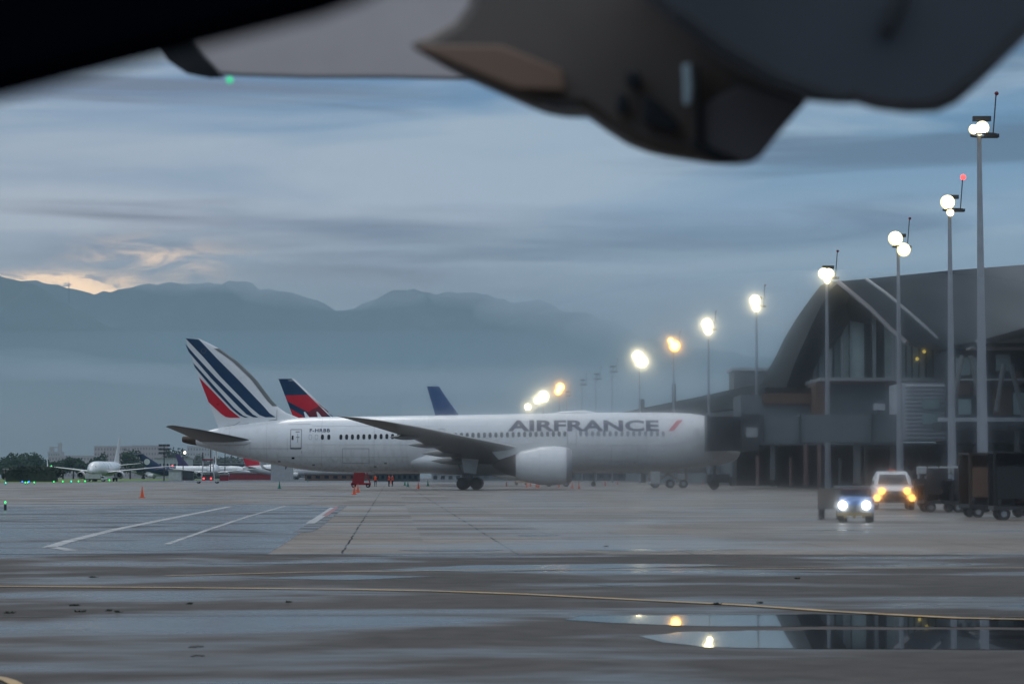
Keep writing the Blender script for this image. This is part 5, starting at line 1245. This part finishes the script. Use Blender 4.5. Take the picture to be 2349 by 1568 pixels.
for px, py, Y, w, hh, dd in ((-60, 845, 3300, 300, 26, 260), (110, 838, 3400, 150, 34, 300), (250, 850, 3350, 170, 24, 260), (420, 862, 3500, 260, 22, 300), (800, 880, 3600, 420, 26, 300), (1250, 875, 3700, 420, 30, 300), (1800, 890, 3700, 500, 34, 300),
                             (330, 640, 5700, 170, 17, 500), (560, 648, 5650, 150, 20, 700), (700, 676, 5600, 160, 26, 900), (860, 680, 5600, 120, 20, 700), (1180, 682, 5600, 200, 26, 900), (1400, 720, 5600, 320, 44, 1000), (1700, 760, 5600, 420, 60, 1000), (420, 655, 5650, 120, 14, 700), (1040, 660, 5600, 120, 10, 600), (60, 628, 4200, 90, 12, 250)):
    s_ = SY(Y); c = P(px, py, Y); tag(MB(mm).ball((0, 0, 0), (w/s_, dd, hh/s_), n=28).build('mist', loc=c), kind='stuff')

# hot air trailing from the near engine: a clear volume that only smears what lies behind it
pm = bpy.data.materials.new('hot_air'); t, N, L = nt(pm)
o_ = N.new('ShaderNodeOutputMaterial'); pv = N.new('ShaderNodeVolumeScatter'); L.new(pv.outputs[0], o_.inputs['Volume'])
pv.inputs['Color'].default_value = (1, 1, 1, 1); pv.inputs['Density'].default_value = .18; pv.inputs['Anisotropy'].default_value = .9996
tag(MB(pm).ball((0, 0, 0), (8.9, 3.2, 3.1), n=40).build('haze', loc=P(1935, 975, 48)), kind='stuff')

# ================================================================== world: dusk sky with streaky cloud
W_ = bpy.data.worlds.new('World'); sc.world = W_; W_.use_nodes = True
N = W_.node_tree.nodes; L = W_.node_tree.links; N.clear()
wo_ = N.new('ShaderNodeOutputWorld'); bg = N.new('ShaderNodeBackground'); L.new(bg.outputs[0], wo_.inputs[0])
sky = N.new('ShaderNodeTexSky'); sky.sky_type = 'NISHITA'; sky.sun_disc = False; sky.sun_elevation = R(4); sky.sun_rotation = R(-12); sky.air_density = 1.5; sky.dust_density = 2.0
tc = N.new('ShaderNodeTexCoord'); sp = N.new('ShaderNodeSeparateXYZ'); L.new(tc.outputs['Generated'], sp.inputs[0])
def mth(op, a_, b_=None, c_=None, clamp=False):
    q = N.new('ShaderNodeMath'); q.operation = op; q.use_clamp = clamp
    for i, w in enumerate((a_, b_, c_)):
        if w is None: continue
        if isinstance(w, (int, float)): q.inputs[i].default_value = w
        else: L.new(w, q.inputs[i])
    return q.outputs[0]
def ramp(fac, stops):
    r = N.new('ShaderNodeValToRGB'); L.new(fac, r.inputs[0]); e = r.color_ramp.elements
    while len(e) < len(stops): e.new(.5)
    for el, (p, c) in zip(e, stops): el.position = p; el.color = (*c, 1) if len(c) == 3 else c
    return r.outputs[0]
def mix(f, a_, b_):
    q = N.new('ShaderNodeMix'); q.data_type = 'RGBA'
    for i, w in ((0, f), (6, a_), (7, b_)):
        if isinstance(w, (int, float)): q.inputs[i].default_value = w
        elif isinstance(w, tuple): q.inputs[i].default_value = (*w, 1)
        else: L.new(w, q.inputs[i])
    return q.outputs[2]
z = sp.outputs['Z']
base = ramp(z, [(0.0, (.15, .19, .22)), (.04, (.14, .22, .29)), (.075, (.17, .27, .36)), (.105, (.19, .30, .41)), (.14, (.10, .23, .37)), (.17, (.06, .18, .34)), (.22, (.11, .26, .43)), (.40, (.62, .70, .78)), (1.0, (1.25, 1.3, 1.38))])
def cloud(sx, sz, detail, dist, seed, rough=.5):
    mp = N.new('ShaderNodeMapping'); mp.inputs['Scale'].default_value = (sx, sx, sz); mp.inputs['Location'].default_value = (seed, seed*2, seed*3)
    L.new(tc.outputs['Generated'], mp.inputs['Vector']); n = N.new('ShaderNodeTexNoise'); n.inputs['Scale'].default_value = 1; n.inputs['Detail'].default_value = detail; n.inputs['Roughness'].default_value = rough; n.inputs['Distortion'].default_value = dist
    L.new(mp.outputs[0], n.inputs['Vector']); return n.outputs['Fac']
c1 = cloud(3.4, 30, 5, .7, 1.7); c2 = cloud(16, 95, 6, .6, 5.2, .55)
def band(v, lo, hi):
    m_ = N.new('ShaderNodeMapRange'); m_.interpolation_type = 'SMOOTHSTEP'; L.new(v, m_.inputs[0]); m_.inputs[1].default_value = lo; m_.inputs[2].default_value = hi; return m_.outputs[0]
light = band(c1, .40, .60)
light = mth('ADD', light, mth('MULTIPLY', mth('SUBTRACT', c2, .5), .5), clamp=True)
hi_ = band(z, .035, .075)
col = mix(mth('MULTIPLY', mth('MULTIPLY', light, hi_), .78), base, (.30, .395, .475))
c3 = cloud(3.2, 34, 6, .6, 9.3)
col = mix(mth('MULTIPLY', mth('MULTIPLY', band(c3, .49, .64), hi_), .85), col, (.065, .125, .20))
# warm break in the cloud over the saddle of the hills
az = mth('DIVIDE', sp.outputs['X'], mth('MAXIMUM', sp.outputs['Y'], .05))
def gauss(v, c, w): 
    d = mth('DIVIDE', mth('SUBTRACT', v, c), w); return mth('POWER', 2.718, mth('MULTIPLY', mth('MULTIPLY', d, d), -1))
front = mth('GREATER_THAN', sp.outputs['Y'], 0)
wn_ = cloud(60, 330, 6, .8, 3.1, .62)
wn2_ = cloud(34, 110, 6, .8, 6.4, .6)
g1 = mth('MULTIPLY', mth('MULTIPLY', gauss(az, -.186, .026), gauss(z, .0775, .0036)), band(wn_, .34, .56))
g2_ = mth('MULTIPLY', mth('MULTIPLY', gauss(az, -.150, .032), gauss(z, .086, .008)), band(wn2_, .36, .60))
glow = mth('MULTIPLY', mth('MULTIPLY', g2_, 1.15), front, clamp=True); glow1 = mth('MULTIPLY', mth('MULTIPLY', g1, 3.0), front, clamp=True)
col = mix(mth('MULTIPLY', mth('MULTIPLY', mth('MULTIPLY', gauss(az, -.08, .12), gauss(z, .078, .010)), front), .2), col, (.5, .46, .44))
col = mix(glow, col, (.95, .72, .52)); col = mix(glow1, col, (1.7, 1.18, .70))
sk_ = N.new('ShaderNodeVectorMath'); sk_.operation = 'SCALE'; L.new(sky.outputs[0], sk_.inputs[0]); sk_.inputs['Scale'].default_value = .10
fin_ = mix(.03, col, sk_.outputs[0])
L.new(fin_, bg.inputs['Color']); bg.inputs['Strength'].default_value = 1.28

sun = bpy.data.lights.new('sun', 'SUN'); sun.energy = .5; sun.angle = R(20); sun.color = (1, .93, .85)
so = bpy.data.objects.new('sun', sun); COL.objects.link(so); so.rotation_euler = (R(38), 0, R(-160))

# ================================================================== camera
cam = bpy.data.cameras.new('camera'); co = bpy.data.objects.new('camera', cam); COL.objects.link(co)
co.location = (0, 0, HC); co.rotation_euler = (R(90) + TH, 0, 0)
cam.sensor_width = 36; cam.lens = FPX / 2349 * 36; cam.clip_start = .05; cam.clip_end = 60000
cam.dof.use_dof = True; cam.dof.focus_distance = 330; cam.dof.aperture_fstop = 85 / 17.0
sc.camera = co
sc.view_settings.view_transform = 'Standard'; sc.view_settings.look = 'None'; sc.view_settings.exposure = 0; sc.view_settings.gamma = 1
sc.render.engine = 'CYCLES'
cy = sc.cycles
cy.use_denoising = True
cy.max_bounces = 10; cy.diffuse_bounces = 3; cy.glossy_bounces = 3; cy.transmission_bounces = 3; cy.volume_bounces = 8; cy.transparent_max_bounces = 8
cy.sample_clamp_indirect = 4.0
cy.caustics_reflective = False; cy.caustics_refractive = False
